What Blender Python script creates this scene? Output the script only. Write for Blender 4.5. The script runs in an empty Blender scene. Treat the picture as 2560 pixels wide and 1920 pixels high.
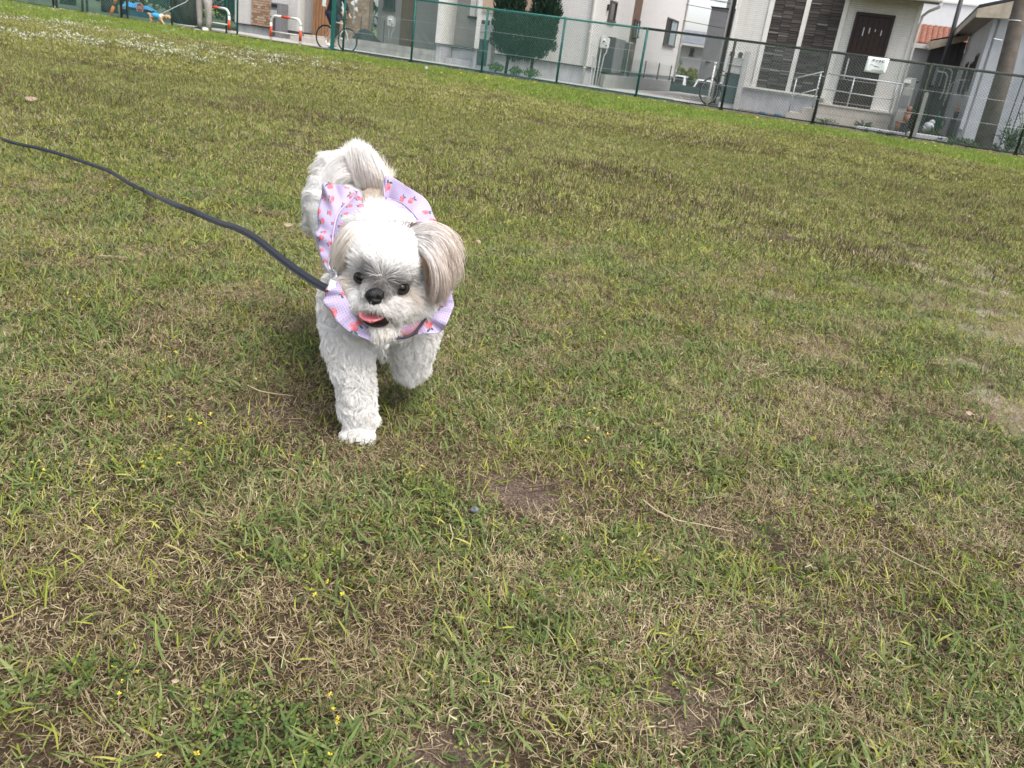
import bpy, bmesh, math, random
import numpy as np
from mathutils import Vector, Matrix, noise
rng = np.random.default_rng(7); random.seed(7)
SC = bpy.context.scene
COL = SC.collection
pi = math.pi
# ---------------------------------------------------------------- camera
FPX, PITCH, ROLL, CAMH = 2075.96, 0.379884, 0.141205, 0.649167
fwd = np.array([0, math.cos(PITCH), -math.sin(PITCH)])
up0 = np.array([0, math.sin(PITCH), math.cos(PITCH)])
rt0 = np.array([1.0, 0, 0])
CR = math.cos(ROLL)*rt0 + math.sin(ROLL)*up0
CU = -math.sin(ROLL)*rt0 + math.cos(ROLL)*up0
CF = fwd
CP = np.array([0, 0, CAMH])
cam = bpy.data.cameras.new('camera'); camo = bpy.data.objects.new('camera', cam); COL.objects.link(camo)
m = Matrix.Identity(4)
for i in range(3):
    m[i][0] = CR[i]; m[i][1] = CU[i]; m[i][2] = -CF[i]; m[i][3] = CP[i]
camo.matrix_world = m
cam.sensor_width = 36; cam.lens = 36*FPX/2560; cam.clip_start = 0.05; cam.clip_end = 2000
cam.dof.use_dof = True; cam.dof.focus_distance = 1.38; cam.dof.aperture_fstop = 22
SC.camera = camo
# ---------------------------------------------------------------- light
w = bpy.data.worlds.new('World'); SC.world = w; w.use_nodes = True
nt = w.node_tree; bg = nt.nodes['Background']
sky = nt.nodes.new('ShaderNodeTexSky'); sky.sky_type = 'NISHITA'; sky.sun_disc = False
SUN_EL, SUN_AZ = math.radians(60), math.radians(138)      # azimuth clockwise from +Y: sun high, to the right and behind the camera
sky.sun_elevation = SUN_EL; sky.sun_rotation = SUN_AZ
sky.dust_density = 3.4; sky.air_density = 1.0; sky.ozone_density = 1.0
bw = nt.nodes.new('ShaderNodeRGBToBW'); mxs = nt.nodes.new('ShaderNodeMix'); mxs.data_type = 'RGBA'; mxs.inputs[0].default_value = .66   # thin cloud veil: a paler sky all round
nt.links.new(sky.outputs[0], bw.inputs[0]); nt.links.new(sky.outputs[0], mxs.inputs[6]); nt.links.new(bw.outputs[0], mxs.inputs[7]); nt.links.new(mxs.outputs[2], bg.inputs[0]); bg.inputs[1].default_value = 0.15
sl = bpy.data.lights.new('sun', 'SUN'); sl.energy = 1.1; sl.angle = math.radians(26); sl.color = (1.0, 0.95, 0.88)
so = bpy.data.objects.new('sun', sl); COL.objects.link(so)
sd = Vector((math.sin(SUN_AZ)*math.cos(SUN_EL), math.cos(SUN_AZ)*math.cos(SUN_EL), math.sin(SUN_EL)))
so.rotation_euler = (-sd).to_track_quat('-Z', 'Y').to_euler()
SC.view_settings.view_transform = 'Standard'; SC.view_settings.look = 'None'
SC.view_settings.exposure = 1.40; SC.view_settings.gamma = 1
try: SC.view_settings.use_curve_mapping = False
except Exception: pass
SC.cycles.max_bounces = 6; SC.cycles.transparent_max_bounces = 8
SC.render.hair_type = 'STRAND'
try: SC.cycles_curves.shape = 'THICK'
except Exception: pass
# ---------------------------------------------------------------- pixel helpers (photograph coordinates -> real positions)
def ray(x, y): return CF + CR*(x-1280)/FPX - CU*(y-960)/FPX
def at(x, y, Y):
    d = ray(x, y); return CP + d*(Y/d[1])
def gnd(x, y, z=0.0):
    d = ray(x, y); return CP + d*((z-CAMH)/d[2])
# the fence line frame: u along the fence, v away behind it
TH = -0.3499807; F0 = np.array([-3.72324, 22.65038, 0.0])
FU = np.array([math.cos(TH), math.sin(TH), 0]); FV = np.array([-math.sin(TH), math.cos(TH), 0])
def L(u, v, z=0): return Vector(F0 + FU*u + FV*v + np.array([0, 0, z]))
def uv_of(P): return ((P-F0)@FU, (P-F0)@FV)
# ---------------------------------------------------------------- object helpers
def props(o, label=None, cat=None, group=None, kind=None):
    if label: o['label'] = label
    if cat: o['category'] = cat
    if group: o['group'] = group
    if kind: o['kind'] = kind
    return o
def thing(name, label, cat, u, v, z=0, group=None, world=None):
    o = bpy.data.objects.new(name, None); COL.objects.link(o); o.empty_display_size = .1
    if world is not None: o.location = Vector(world)
    else: o.location = L(u, v, z); o.rotation_euler = (0, 0, TH)
    o['o'] = (u, v, z)
    return props(o, label, cat, group)
class MB:
    """collects shapes in fence coordinates (u, v, z)"""
    def __init__(s): s.v = []; s.f = []
    def add(s, vs, fs):
        n = len(s.v); s.v += [tuple(map(float, p)) for p in vs]; s.f += [tuple(i+n for i in f) for f in fs]; return s
    def box(s, u0, u1, v0, v1, z0, z1):
        vs = [(u0,v0,z0),(u1,v0,z0),(u1,v1,z0),(u0,v1,z0),(u0,v0,z1),(u1,v0,z1),(u1,v1,z1),(u0,v1,z1)]
        return s.add(vs, [(3,2,1,0),(4,5,6,7),(0,1,5,4),(1,2,6,5),(2,3,7,6),(3,0,4,7)])
    def cyl(s, a, b, r, r2=None, n=8, cap=True):
        a = Vector(a); b = Vector(b); r2 = r if r2 is None else r2
        d = (b-a).normalized(); x = d.orthogonal().normalized(); y = d.cross(x)
        vs = [a+(x*math.cos(2*pi*i/n)+y*math.sin(2*pi*i/n))*r for i in range(n)] + [b+(x*math.cos(2*pi*i/n)+y*math.sin(2*pi*i/n))*r2 for i in range(n)]
        fs = [(i, (i+1)%n, n+(i+1)%n, n+i) for i in range(n)]
        if cap: fs += [tuple(range(n-1, -1, -1)), tuple(range(n, 2*n))]
        return s.add(vs, fs)
    def tube(s, path, r, n=8, closed=False):
        P = [Vector(p) for p in path]; N = len(P); rs = r if isinstance(r, (list, tuple)) else [r]*N
        rings = []; prev = None
        for i in range(N):
            t = (P[(i+1) % N]-P[i-1]) if closed else (P[min(i+1, N-1)]-P[max(i-1, 0)])
            t.normalize()
            if prev is None: x = t.orthogonal().normalized()
            else: x = (prev - t*prev.dot(t)).normalized()
            prev = x; y = t.cross(x)
            rings.append([P[i]+(x*math.cos(2*pi*k/n)+y*math.sin(2*pi*k/n))*rs[i] for k in range(n)])
        vs = [v for r_ in rings for v in r_]; fs = []
        for i in range(N if closed else N-1):
            j = (i+1) % N
            for k in range(n): fs.append((i*n+k, i*n+(k+1)%n, j*n+(k+1)%n, j*n+k))
        if not closed: fs += [tuple(range(n-1, -1, -1)), tuple(range((N-1)*n, N*n))]
        return s.add(vs, fs)
    def prism(s, poly, v0, v1):
        """polygon in (u,z) extruded from v0 to v1"""
        n = len(poly); vs = [(p[0], v0, p[1]) for p in poly] + [(p[0], v1, p[1]) for p in poly]
        fs = [tuple(range(n)), tuple(range(2*n-1, n-1, -1))] + [(i, n+i, n+(i+1)%n, (i+1)%n) for i in range(n)]
        return s.add(vs, fs)
    def ell(s, c, r, nu=12, nv=8, R=None):
        c = Vector(c); vs = []; fs = []
        for j in range(1, nv):
            for i in range(nu):
                p = Vector((r[0]*math.sin(pi*j/nv)*math.cos(2*pi*i/nu), r[1]*math.sin(pi*j/nv)*math.sin(2*pi*i/nu), r[2]*math.cos(pi*j/nv)))
                if R is not None: p = R @ p
                vs.append(c+p)
        for j in range(nv-2):
            for i in range(nu): fs.append((j*nu+i, (j+1)*nu+i, (j+1)*nu+(i+1)%nu, j*nu+(i+1)%nu))
        t = Vector((0,0,r[2])); t = R@t if R is not None else t
        n = len(vs); vs += [c+t, c-t]
        fs += [(n, i, (i+1)%nu) for i in range(nu)] + [(n+1, (nv-2)*nu+(i+1)%nu, (nv-2)*nu+i) for i in range(nu)]
        return s.add(vs, fs)
def mesh_obj(name, verts, faces, mat, smooth=False):
    me = bpy.data.meshes.new(name); me.from_pydata([tuple(v) for v in verts], [], [tuple(f) for f in faces]); me.update()
    if mat is not None: me.materials.append(mat)
    if smooth: me.polygons.foreach_set('use_smooth', [True]*len(me.polygons))
    o = bpy.data.objects.new(name, me); COL.objects.link(o); return o
def put(name, mb, mat, parent, smooth=False, bevel=0, kind=None, label=None):
    """link the shapes of mb as one mesh: a child of parent, in the parent's own coordinates"""
    root = parent
    while root.parent is not None: root = root.parent
    o3 = Vector(root['o']); 
    if parent is not root: o3 = Vector(root['o'])
    o = mesh_obj(name, [Vector(v)-o3 for v in mb.v], mb.f, mat, smooth)
    o.parent = parent
    if bevel:
        b = o.modifiers.new('bevel', 'BEVEL'); b.width = bevel; b.segments = 2; b.limit_method = 'ANGLE'
    if kind: o['kind'] = kind
    if label: o['label'] = label
    return o
def solo(name, mb, mat, u, v, z, label=None, cat=None, group=None, kind=None, smooth=False):
    o3 = Vector((u, v, z)); o = mesh_obj(name, [Vector(p)-o3 for p in mb.v], mb.f, mat, smooth)
    o.location = L(u, v, z); o.rotation_euler = (0, 0, TH); return props(o, label, cat, group, kind)
# ---------------------------------------------------------------- materials
def mat(name, col, rough=.8, metal=0, var=.08, scale=6, bump=0, bscale=60, col2=None, stretch=None, spec=.3, dirt=0):
    m = bpy.data.materials.new(name); m.use_nodes = True; t = m.node_tree; b = t.nodes['Principled BSDF']
    b.inputs['Roughness'].default_value = rough; b.inputs['Metallic'].default_value = metal
    b.inputs['Specular IOR Level'].default_value = spec
    tc = t.nodes.new('ShaderNodeTexCoord'); mp = t.nodes.new('ShaderNodeMapping'); t.links.new(tc.outputs['Object'], mp.inputs[0])
    if stretch: mp.inputs['Scale'].default_value = stretch
    n = t.nodes.new('ShaderNodeTexNoise'); n.inputs['Scale'].default_value = scale; n.inputs['Detail'].default_value = 6; n.inputs['Roughness'].default_value = .65
    t.links.new(mp.outputs[0], n.inputs[0])
    c = col; c2 = col2 or tuple(x*(1-var*2.5) for x in c)
    r = t.nodes.new('ShaderNodeValToRGB'); r.color_ramp.elements[0].position = .3; r.color_ramp.elements[1].position = .7
    r.color_ramp.elements[0].color = (*c2, 1); r.color_ramp.elements[1].color = (*(min(1, x*(1+var)) for x in c), 1)
    t.links.new(n.outputs[0], r.inputs[0]); out = r.outputs[0]
    if dirt:
        n3 = t.nodes.new('ShaderNodeTexNoise'); n3.inputs['Scale'].default_value = 2.2; n3.inputs['Detail'].default_value = 8
        mp3 = t.nodes.new('ShaderNodeMapping'); mp3.inputs['Scale'].default_value = (3, 3, .5); t.links.new(tc.outputs['Object'], mp3.inputs[0]); t.links.new(mp3.outputs[0], n3.inputs[0])
        mr = t.nodes.new('ShaderNodeMapRange'); mr.inputs[1].default_value = .45; mr.inputs[2].default_value = .75; mr.inputs[4].default_value = dirt
        t.links.new(n3.outputs[0], mr.inputs[0])
        mx = t.nodes.new('ShaderNodeMix'); mx.data_type = 'RGBA'; mx.inputs[7].default_value = (.13, .12, .10, 1)
        t.links.new(mr.outputs[0], mx.inputs[0]); t.links.new(out, mx.inputs[6]); out = mx.outputs[2]
    t.links.new(out, b.inputs['Base Color'])
    if bump:
        n2 = t.nodes.new('ShaderNodeTexNoise'); n2.inputs['Scale'].default_value = bscale; n2.inputs['Detail'].default_value = 4; t.links.new(mp.outputs[0], n2.inputs[0])
        bp = t.nodes.new('ShaderNodeBump'); bp.inputs['Strength'].default_value = bump; bp.inputs['Distance'].default_value = .01
        t.links.new(n2.outputs[0], bp.inputs['Height']); t.links.new(bp.outputs[0], b.inputs['Normal'])
    return m
def siding(name, col, row=.05, brick=.45, dark=.86, bump=.6, dirt=.12):
    """moulded wall siding: fine courses of shallow joints"""
    m = bpy.data.materials.new(name); m.use_nodes = True; t = m.node_tree; b = t.nodes['Principled BSDF']
    b.inputs['Roughness'].default_value = .75; b.inputs['Specular IOR Level'].default_value = .25
    tc = t.nodes.new('ShaderNodeTexCoord'); sx = t.nodes.new('ShaderNodeSeparateXYZ'); t.links.new(tc.outputs['Object'], sx.inputs[0])
    ad = t.nodes.new('ShaderNodeMath'); ad.operation = 'ADD'; t.links.new(sx.outputs[0], ad.inputs[0]); t.links.new(sx.outputs[1], ad.inputs[1])
    cx = t.nodes.new('ShaderNodeCombineXYZ'); t.links.new(ad.outputs[0], cx.inputs[0]); t.links.new(sx.outputs[2], cx.inputs[1])
    br = t.nodes.new('ShaderNodeTexBrick'); t.links.new(cx.outputs[0], br.inputs[0])
    br.inputs['Scale'].default_value = 1; br.inputs['Brick Width'].default_value = brick; br.inputs['Row Height'].default_value = row
    br.inputs['Mortar Size'].default_value = row*.10; br.inputs['Mortar Smooth'].default_value = .3; br.inputs['Bias'].default_value = 0
    br.inputs['Color1'].default_value = (*col, 1); br.inputs['Color2'].default_value = (*(c*.95 for c in col), 1); br.inputs['Mortar'].default_value = (*(c*dark*.8 for c in col), 1)
    n3 = t.nodes.new('ShaderNodeTexNoise'); n3.inputs['Scale'].default_value = 1.6; n3.inputs['Detail'].default_value = 8
    mp3 = t.nodes.new('ShaderNodeMapping'); mp3.inputs['Scale'].default_value = (4, 4, .5); t.links.new(tc.outputs['Object'], mp3.inputs[0]); t.links.new(mp3.outputs[0], n3.inputs[0])
    mr = t.nodes.new('ShaderNodeMapRange'); mr.inputs[1].default_value = .42; mr.inputs[2].default_value = .8; mr.inputs[4].default_value = dirt
    t.links.new(n3.outputs[0], mr.inputs[0])
    mx = t.nodes.new('ShaderNodeMix'); mx.data_type = 'RGBA'; mx.inputs[7].default_value = (.2, .19, .17, 1)
    t.links.new(mr.outputs[0], mx.inputs[0]); t.links.new(br.outputs[0], mx.inputs[6]); t.links.new(mx.outputs[2], b.inputs['Base Color'])
    bp = t.nodes.new('ShaderNodeBump'); bp.inputs['Strength'].default_value = bump; bp.inputs['Distance'].default_value = .01; bp.invert = True
    t.links.new(br.outputs['Fac'], bp.inputs['Height']); t.links.new(bp.outputs[0], b.inputs['Normal'])
    return m
M = dict(
 white_siding=siding('white_siding', (.60,.58,.56)), cream_siding=siding('cream_siding', (.61,.59,.555), row=.045),
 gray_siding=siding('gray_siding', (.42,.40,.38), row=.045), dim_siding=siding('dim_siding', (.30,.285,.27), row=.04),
 trim=mat('white_trim', (.66,.64,.60), .5, var=.04), found=mat('foundation_concrete', (.46,.46,.48), .9, var=.07, scale=3, bump=.2, dirt=.25),
 concrete=mat('concrete', (.33,.325,.31), .9, var=.12, scale=5, bump=.4, bscale=40, dirt=.3), kerb=mat('kerb_concrete', (.20,.175,.155), .95, var=.2, scale=4, bump=.5, dirt=.4),
 pave=mat('driveway_concrete', (.40,.38,.36), .95, var=.1, scale=2, bump=.4, dirt=.25),
 green=mat('green_fence_paint', (.012,.115,.095), .45, var=.12, scale=9), oldgreen=mat('weathered_fence_paint', (.035,.04,.03), .7, var=.25, scale=12, col2=(.012,.016,.012)),
 greenwire=mat('coated_wire', (.09,.20,.17), .5, var=.1), greywire=mat('aged_coated_wire', (.13,.17,.16), .6, var=.15),
 darknet=mat('windbreak_net', (.012,.045,.038), .8), dark=mat('black_metal', (.02,.02,.022), .4, var=.1), darkgrey=mat('dark_grey_plastic', (.055,.055,.06), .5),
 black=mat('black_cloth', (.012,.012,.016), .8), navy=mat('navy_cloth', (.012,.016,.035), .8),
 glass=mat('dark_window_glass', (.018,.02,.025), .12, spec=.6, var=.05), glasslite=mat('pale_window_glass', (.30,.36,.38), .15, spec=.6),
 brown=mat('dark_brown_wood', (.028,.014,.011), .45, var=.2, scale=14, stretch=(6,6,.4)), brownframe=mat('brown_frame', (.07,.05,.04), .5),
 tanwood=mat('tan_wood_slats', (.30,.155,.075), .6, var=.2, scale=8, stretch=(8,8,.6)), brownpanel=mat('brown_stucco', (.15,.095,.065), .85, var=.12, bump=.4),
 steel=mat('galvanised_steel', (.46,.48,.49), .42, metal=.25, var=.08), pipe=mat('grey_pvc', (.55,.54,.51), .5, var=.06), mailgrey=mat('mailbox_silver', (.42,.42,.41), .45, metal=.2),
 red=mat('red_paint', (.52,.06,.025), .5, var=.12), whitepaint=mat('white_paint', (.61,.59,.555), .5, var=.06, dirt=.15), orange=mat('orange_paint', (.60,.20,.03), .5),
 skin=mat('skin', (.48,.27,.18), .55, var=.05), greytrouser=mat('grey_trousers', (.34,.31,.29), .9, var=.12, scale=14), sole=mat('white_shoe', (.72,.72,.72), .6),
 bark=mat('tree_bark', (.035,.032,.028), .95, var=.3, bump=.8, scale=10, stretch=(3,3,.6)), leafdark=mat('conifer_green', (.014,.042,.022), .8, var=.3, scale=30),
 leaf=mat('shrub_green', (.055,.12,.03), .7, var=.3, scale=20), leafyellow=mat('hedge_yellow', (.22,.25,.04), .7, var=.25, scale=10), leafdull=mat('weed_green', (.06,.10,.04), .8, var=.3, scale=20),
 blue=mat('blue_tarp', (.05,.33,.70), .6, var=.1), blueboard=mat('blue_board', (.012,.075,.13), .6), signred=mat('red_sign', (.42,.05,.04), .5), court=mat('court_ground', (.045,.07,.032), .95, var=.2, scale=1),
 pole=mat('utility_pole_concrete', (.125,.105,.09), .9, var=.15, scale=6, bump=.4, dirt=.3), tank=mat('green_grey_panel', (.05,.085,.085), .5),
 roofdark=mat('dark_roof', (.035,.035,.04), .7), fascia=mat('cream_fascia', (.42,.36,.29), .7, var=.1, dirt=.3), soffit=mat('soffit_board', (.26,.235,.20), .8, var=.08),
 shed=mat('dark_board_wall', (.10,.105,.11), .8, var=.12, scale=5, stretch=(5,5,.4)), bluewall=mat('pale_blue_wall', (.40,.42,.45), .85, var=.05, scale=3, dirt=.2), farwhite=mat('far_white_wall', (.62,.62,.62), .9, var=.03),
 greybld=mat('grey_render', (.17,.17,.175), .85, var=.06), terracotta=mat('terracotta', (.27,.13,.085), .8, var=.15), orangetile=mat('orange_roof_tile', (.24,.095,.06), .7, var=.25, scale=12),
 greytile=mat('grey_roof_tile', (.17,.18,.20), .6, var=.12), gravel=mat('white_gravel', (.50,.47,.42), .9, var=.2, scale=60, bump=1), dirt=mat('yard_dirt', (.16,.13,.10), .95, var=.3, scale=12, bump=.8),
 rubber=mat('tyre_rubber', (.014,.014,.015), .7), bikewhite=mat('white_frame_paint', (.66,.66,.68), .35), paper=mat('white_plastic_sheet', (.78,.80,.80), .4, var=.03), ink=mat('black_print', (.03,.03,.03), .6),
 carwhite=mat('white_car_paint', (.62,.63,.65), .25, spec=.5), tarpblack=mat('black_sheet', (.03,.035,.04), .6, var=.3, scale=20, bump=1, bscale=8), antenna=mat('antenna_metal', (.25,.25,.26), .5, metal=.5),
 stone1=mat('slate_strip_dark', (.060,.052,.049), .8, var=.2, scale=25, stretch=(1,1,5)), stone2=mat('slate_strip_mid', (.095,.082,.076), .8, var=.2, scale=25, stretch=(1,1,5)), stone3=mat('slate_strip_light', (.19,.175,.165), .8, var=.2, scale=25, stretch=(1,1,5)),
 tile1=mat('brown_wall_tile', (.27,.17,.11), .8, var=.1, scale=20), tile2=mat('tan_wall_tile', (.38,.26,.18), .8, var=.1, scale=20), tile3=mat('pale_wall_tile', (.44,.33,.24), .8, var=.1, scale=20),
 porch=mat('porch_tile', (.46,.42,.37), .8, var=.06, scale=8), joint=mat('mortar', (.22,.20,.18), .95),
 signtext=mat('sign_print', (.10,.10,.10), .7), poodle=mat('apricot_coat', (.52,.34,.20), .9, var=.15, scale=60, bump=1, bscale=120), poodleblue=mat('blue_dog_vest', (.05,.33,.62), .7), whitecloth=mat('white_cloth', (.7,.72,.74), .8),
)
# ================================================================= SETTING
def yard(name, u0, u1, v0, v1, z, m):
    mb = MB(); mb.add([(u0,v0,z),(u1,v0,z),(u1,v1,z),(u0,v1,z)], [(0,1,2,3)])
    return solo(name, mb, m, (u0+u1)/2, v0, z, kind='structure')
yard('yard_ground', -2.3, 60, .13, 60, -.004, M['dirt'])
yard('driveway', -9.2, -5.62, 1.2, 3.6, 0.012, M['pave'])
yard('forecourt', -5.6, 4.38, .5, 6.0, 0.012, M['pave'])
yard('lane', 4.42, 7.2, .5, 11.9, 0.012, M['pave'])
yard('street', -9, 60, 12.1, 19, 0.008, M['concrete'])
yard('court_ground', -60, -9.3, .2, 45, 0.004, M['court'])
yard('side_path', -9.2, -2.4, .15, 1.15, 0.004, M['kerb'])
mb = MB(); mb.box(-2.5, 15.5, -.07, .12, -.22, 0); solo('kerb', mb, M['kerb'], 0, 0, 0, kind='structure')
mb = MB()
for i in range(900):
    u = random.uniform(.4, 10.0); vv = random.uniform(.2, 1.25 if u < 4.3 else .6); s = random.uniform(.012, .03)
    mb.ell((u, vv, .02), (s, s*.8, s*.6), 5, 3)
for i in range(420):
    u = random.uniform(5.9, 7.15); s = random.uniform(.02, .05); mb.ell((u, random.uniform(3.5,11.5), .03), (s, s*.8, s*.7), 5, 3)
solo('gravel', mb, M['gravel'], 4, 1, 0, kind='stuff')
# ================================================================= BOUNDARY FENCE
fen = thing('chain_link_fence', 'green chain-link fence on a low concrete kerb along the lawn, in front of the houses', 'fence', -2.06, 0)
FH = 1.49
for i in range(8):
    u = 2.0*i
    p = MB(); p.cyl((u,0,0), (u,0,FH), .03, n=10); p.ell((u,0,FH), (.034,.034,.02), 10, 4)
    put('post', p, M['green'] if u < 7 else M['oldgreen'], fen, True)
    c = MB(); c.box(u-.045, u+.045, -.045, .045, -.002, .035); put('post_foot', c, M['dark'], fen)
p = MB(); p.cyl((-2.06,0,0), (-2.06,0,1.9), .03, n=10); put('post', p, M['green'], fen, True)
p = MB(); p.box(-2.44,-2.36,-.04,.04,0,1.95); put('gate_post', p, M['green'], fen)
p = MB(); p.cyl((-2.40,0,.035), (-2.06,0,.02), .018); p.cyl((-2.06,0,1.475), (5.9,0,1.475), .024); put('top_rail', p, M['green'], fen, True)
p = MB(); p.cyl((5.9,0,1.475), (16,0,1.475), .027); put('top_rail', p, M['oldgreen'], fen, True, label='darkened, weathered top rail')
p = MB(); p.cyl((-2.06,0,.05), (6.9,0,.05), .02); put('bottom_rail', p, M['green'], fen, True)
p = MB(); p.cyl((6.9,0,.045), (16,0,.045), .014); put('bottom_rail', p, M['oldgreen'], fen, True)
for z in (.52, .98):
    p = MB(); p.cyl((-2.06,-.03,z), (16,-.03,z), .003, n=5); put('tension_wire', p, M['steel'], fen)
def mesh_panel(par, u0, u1, z0, z1, m, step=.064, r=.0029, v=-.03):
    mb = MB(); W = u1-u0; Hh = z1-z0
    n = int((W+Hh)/step)+1
    for k in range(n):
        c = k*step
        for sgn in (1, -1):
            a0 = max(0, c-Hh); a1 = min(W, c)
            if a1-a0 < .01: continue
            zA = c-a0; zB = c-a1
            if sgn > 0: A = (u0+a0, v, z0+zA); B = (u0+a1, v, z0+zB)
            else: A = (u1-a0, v-.003, z0+zA); B = (u1-a1, v-.003, z0+zB)
            mb.cyl(A, B, r, n=3, cap=False)
    return put('mesh_panel', mb, m, par, kind=None)
for i in range(-1, 8):
    mesh_panel(fen, max(2.0*i, -2.06)+.03, 2.0*i+1.97, .05, 1.47, M['greenwire'] if i < 3 else M['greywire'])
mesh_panel(fen, -2.36, -2.1, .05, 1.9, M['greenwire'])
# notice tied on the fence
sg = thing('notice_sheet', 'white notice with Japanese lettering tied to the fence in front of the brown door', 'sign', 10.97, -.05, 1.18)
mb = MB(); 
for i in range(9):
    for j in range(7):
        a = i/8; b = j/6
        mb.v.append((10.765+.42*a - .01*(1-b), -.05-.012*math.sin(a*7+b*3)*(.3+a), 1.18+.30*b))
for i in range(8):
    for j in range(6): k = i*7+j; mb.f.append((k, k+7, k+8, k+1))
so_ = put('sheet', mb, M['paper'], sg, True); so_.modifiers.new('thick', 'SOLIDIFY').thickness = .002
def text(par, s, u, v, z, size, m, name='lettering', rot=0):
    c = bpy.data.curves.new(name, 'FONT'); c.body = s; c.size = size; c.align_x = 'CENTER'; c.align_y = 'CENTER'; c.extrude = .0008; c.offset = .0022
    c.materials.append(m); o = bpy.data.objects.new(name, c); COL.objects.link(o); o.parent = par
    me = bpy.data.meshes.new_from_object(o.evaluated_get(bpy.context.evaluated_depsgraph_get())); bpy.data.objects.remove(o); o = bpy.data.objects.new(name, me); COL.objects.link(o); o.parent = par
    r = par
    while r.parent is not None: r = r.parent
    o.location = Vector((u, v, z))-Vector(r['o']); o.rotation_euler = (pi/2, 0, rot); return o
text(sg, 'ネットに', 10.985, -.068, 1.415, .066, M['signtext'])
mb = MB()
mb.tube([(10.84,-.069,1.315),(10.87,-.069,1.33),(10.91,-.069,1.325),(10.93,-.069,1.31),(10.97,-.069,1.30)], .005, 5)
mb.tube([(10.93,-.069,1.30),(10.96,-.069,1.312),(11.0,-.069,1.30),(11.03,-.069,1.295)], .007, 5)
put('drawing', mb, M['signtext'], sg)
mb = MB(); random.seed(3)
for k in range(9):
    u = 10.91+.026*k
    for q in range(3): mb.box(u-.008, u+.008, -.069, -.066, 1.222+.009*q, 1.226+.009*q+random.uniform(0,.003))
    mb.box(u-.002+random.uniform(-.006,.006), u+.002, -.0695, -.066, 1.218, 1.246)
put('small_print', mb, M['signtext'], sg)
# ================================================================= COURT FENCE AND COURT (far left)
cf = thing('court_fence', 'tall dark green wire fence round the ball court, left of the red and white barriers', 'fence', -5.6, 0)
for u, hh in [(-5.6,2.6),(-5.98,2.6),(-7.92,2.6),(-9.59,2.6),(-9.83,2.6),(-11.17,2.6),(-11.36,2.6),(-12.42,2.6),(-12.55,2.6),(-14.5,2.6),(-16.5,2.6),(-18.5,2.6)]:
    p = MB(); p.cyl((u,.1,-.05), (u,.1,hh), .027 if u > -8 else .033, n=8); put('post', p, M['green'] if u > -6.5 else M['darkgrey'], cf, True)
p = MB(); p.cyl((-5.6,.1,2.6), (-18.5,.1,2.6), .025); put('top_rail', p, M['green'], cf, True)
for a, b in [(-5.98,-5.6),(-7.92,-5.98),(-9.59,-7.92),(-12.42,-9.83),(-14.5,-12.55),(-16.5,-14.5),(-18.5,-16.5)]:
    mesh_panel(cf, a+.03, b-.03, 0, 2.55, M['greenwire'], step=.08, r=.0032, v=.07)
# windbreak screens behind, dark trunks, hedge mass
sc_ = thing('windbreak_screen', 'dark green netting screen strung behind the court at the top left', 'netting', -10.6, 6.5)
for a, b, v in [(-12.9,-9.2,8.0),(-15.2,-14.0,6.5)]:
    mb = MB()
    for i in range(25):
        for j in range(2): mb.v.append((a+(b-a)*i/24, v+.05*math.sin(i*1.1), [.45,2.6][j]))
    for i in range(24): mb.f.append((2*i, 2*i+2, 2*i+3, 2*i+1))
    o = put('net', mb, M['darknet'], sc_); o.modifiers.new('t', 'SOLIDIFY').thickness = .01
for (u, v, r, lab) in [(-10.05,3.0,.33,'thick dark tree trunk behind the court fence, right behind the apricot dog'),(-13.4,3.0,.24,'dark tree trunk in the court, left of the orange post'),(-17.6,5,.25,'dark tree trunk at the far left edge of the court'),(-11.1,3.6,.13,'slim dark trunk between the round red sign and the thick trunk')]:
    t = thing('tree', lab, 'tree', u, v)
    mb = MB(); mb.tube([(u,v,-.1),(u+.02,v,.5),(u-.02,v,1.4),(u+.05,v,2.6),(u,v,3.6)], [r*1.15,r,r*.9,r*.8,r*.5], 14); put('trunk', mb, M['bark'], t, True)
    mb = MB()
    for k in range(700):
        a = random.uniform(0, 2*pi); b = math.acos(random.uniform(-1,1)); rr = 1.5*random.uniform(.5,1)
        c = Vector((u+rr*math.sin(b)*math.cos(a), v+rr*math.sin(b)*math.sin(a), 4.2+rr*.9*math.cos(b)))
        d1 = Vector((random.gauss(0,1),random.gauss(0,1),random.gauss(0,1))).normalized()*.11; d2 = d1.orthogonal().normalized()*.07
        mb.add([c-d1,c+d2,c+d1,c-d2],[(0,1,2,3)])
    put('crown', mb, M['leafdark'], t)
def foliage(c, rad, n, size, flat=1.0, shell=.6, squash=None):
    mb = MB(); c = Vector(c)
    for k in range(n):
        d = Vector((random.gauss(0,1), random.gauss(0,1), random.gauss(0,1))).normalized()
        q = random.uniform(shell, 1.0)**.7
        bump = 1+.13*noise.noise(Vector((d.x*3+c.x, d.y*3, d.z*3)))*2
        p = c+Vector((d.x*rad[0]*q*bump, d.y*rad[1]*q*bump, d.z*rad[2]*q*bump))
        s = size*random.uniform(.6,1.3); d1 = (d+Vector((random.gauss(0,.8),random.gauss(0,.8),random.gauss(0,.8)))).normalized()*s
        d2 = d1.orthogonal().normalized(); d2 = (Matrix.Rotation(random.uniform(0,6.3),3,d1) @ d2)*s*.45*flat
        mb.add([p-d1,p+d2,p+d1,p-d2],[(0,1,2,3)])
    return mb
hg = thing('hedge', 'long dark hedge closing the back of the ball court', 'hedge', -16, 22)
hb = MB()
for k in range(22):
    f_ = foliage((-34+k*1.3, 22+random.uniform(-.4,.4), .7), (.9,.7,1.1+random.uniform(-.2,.5)), 260, .16); hb.add(f_.v, f_.f)
put('leaves', hb, M['leafdark'], hg)
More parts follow.
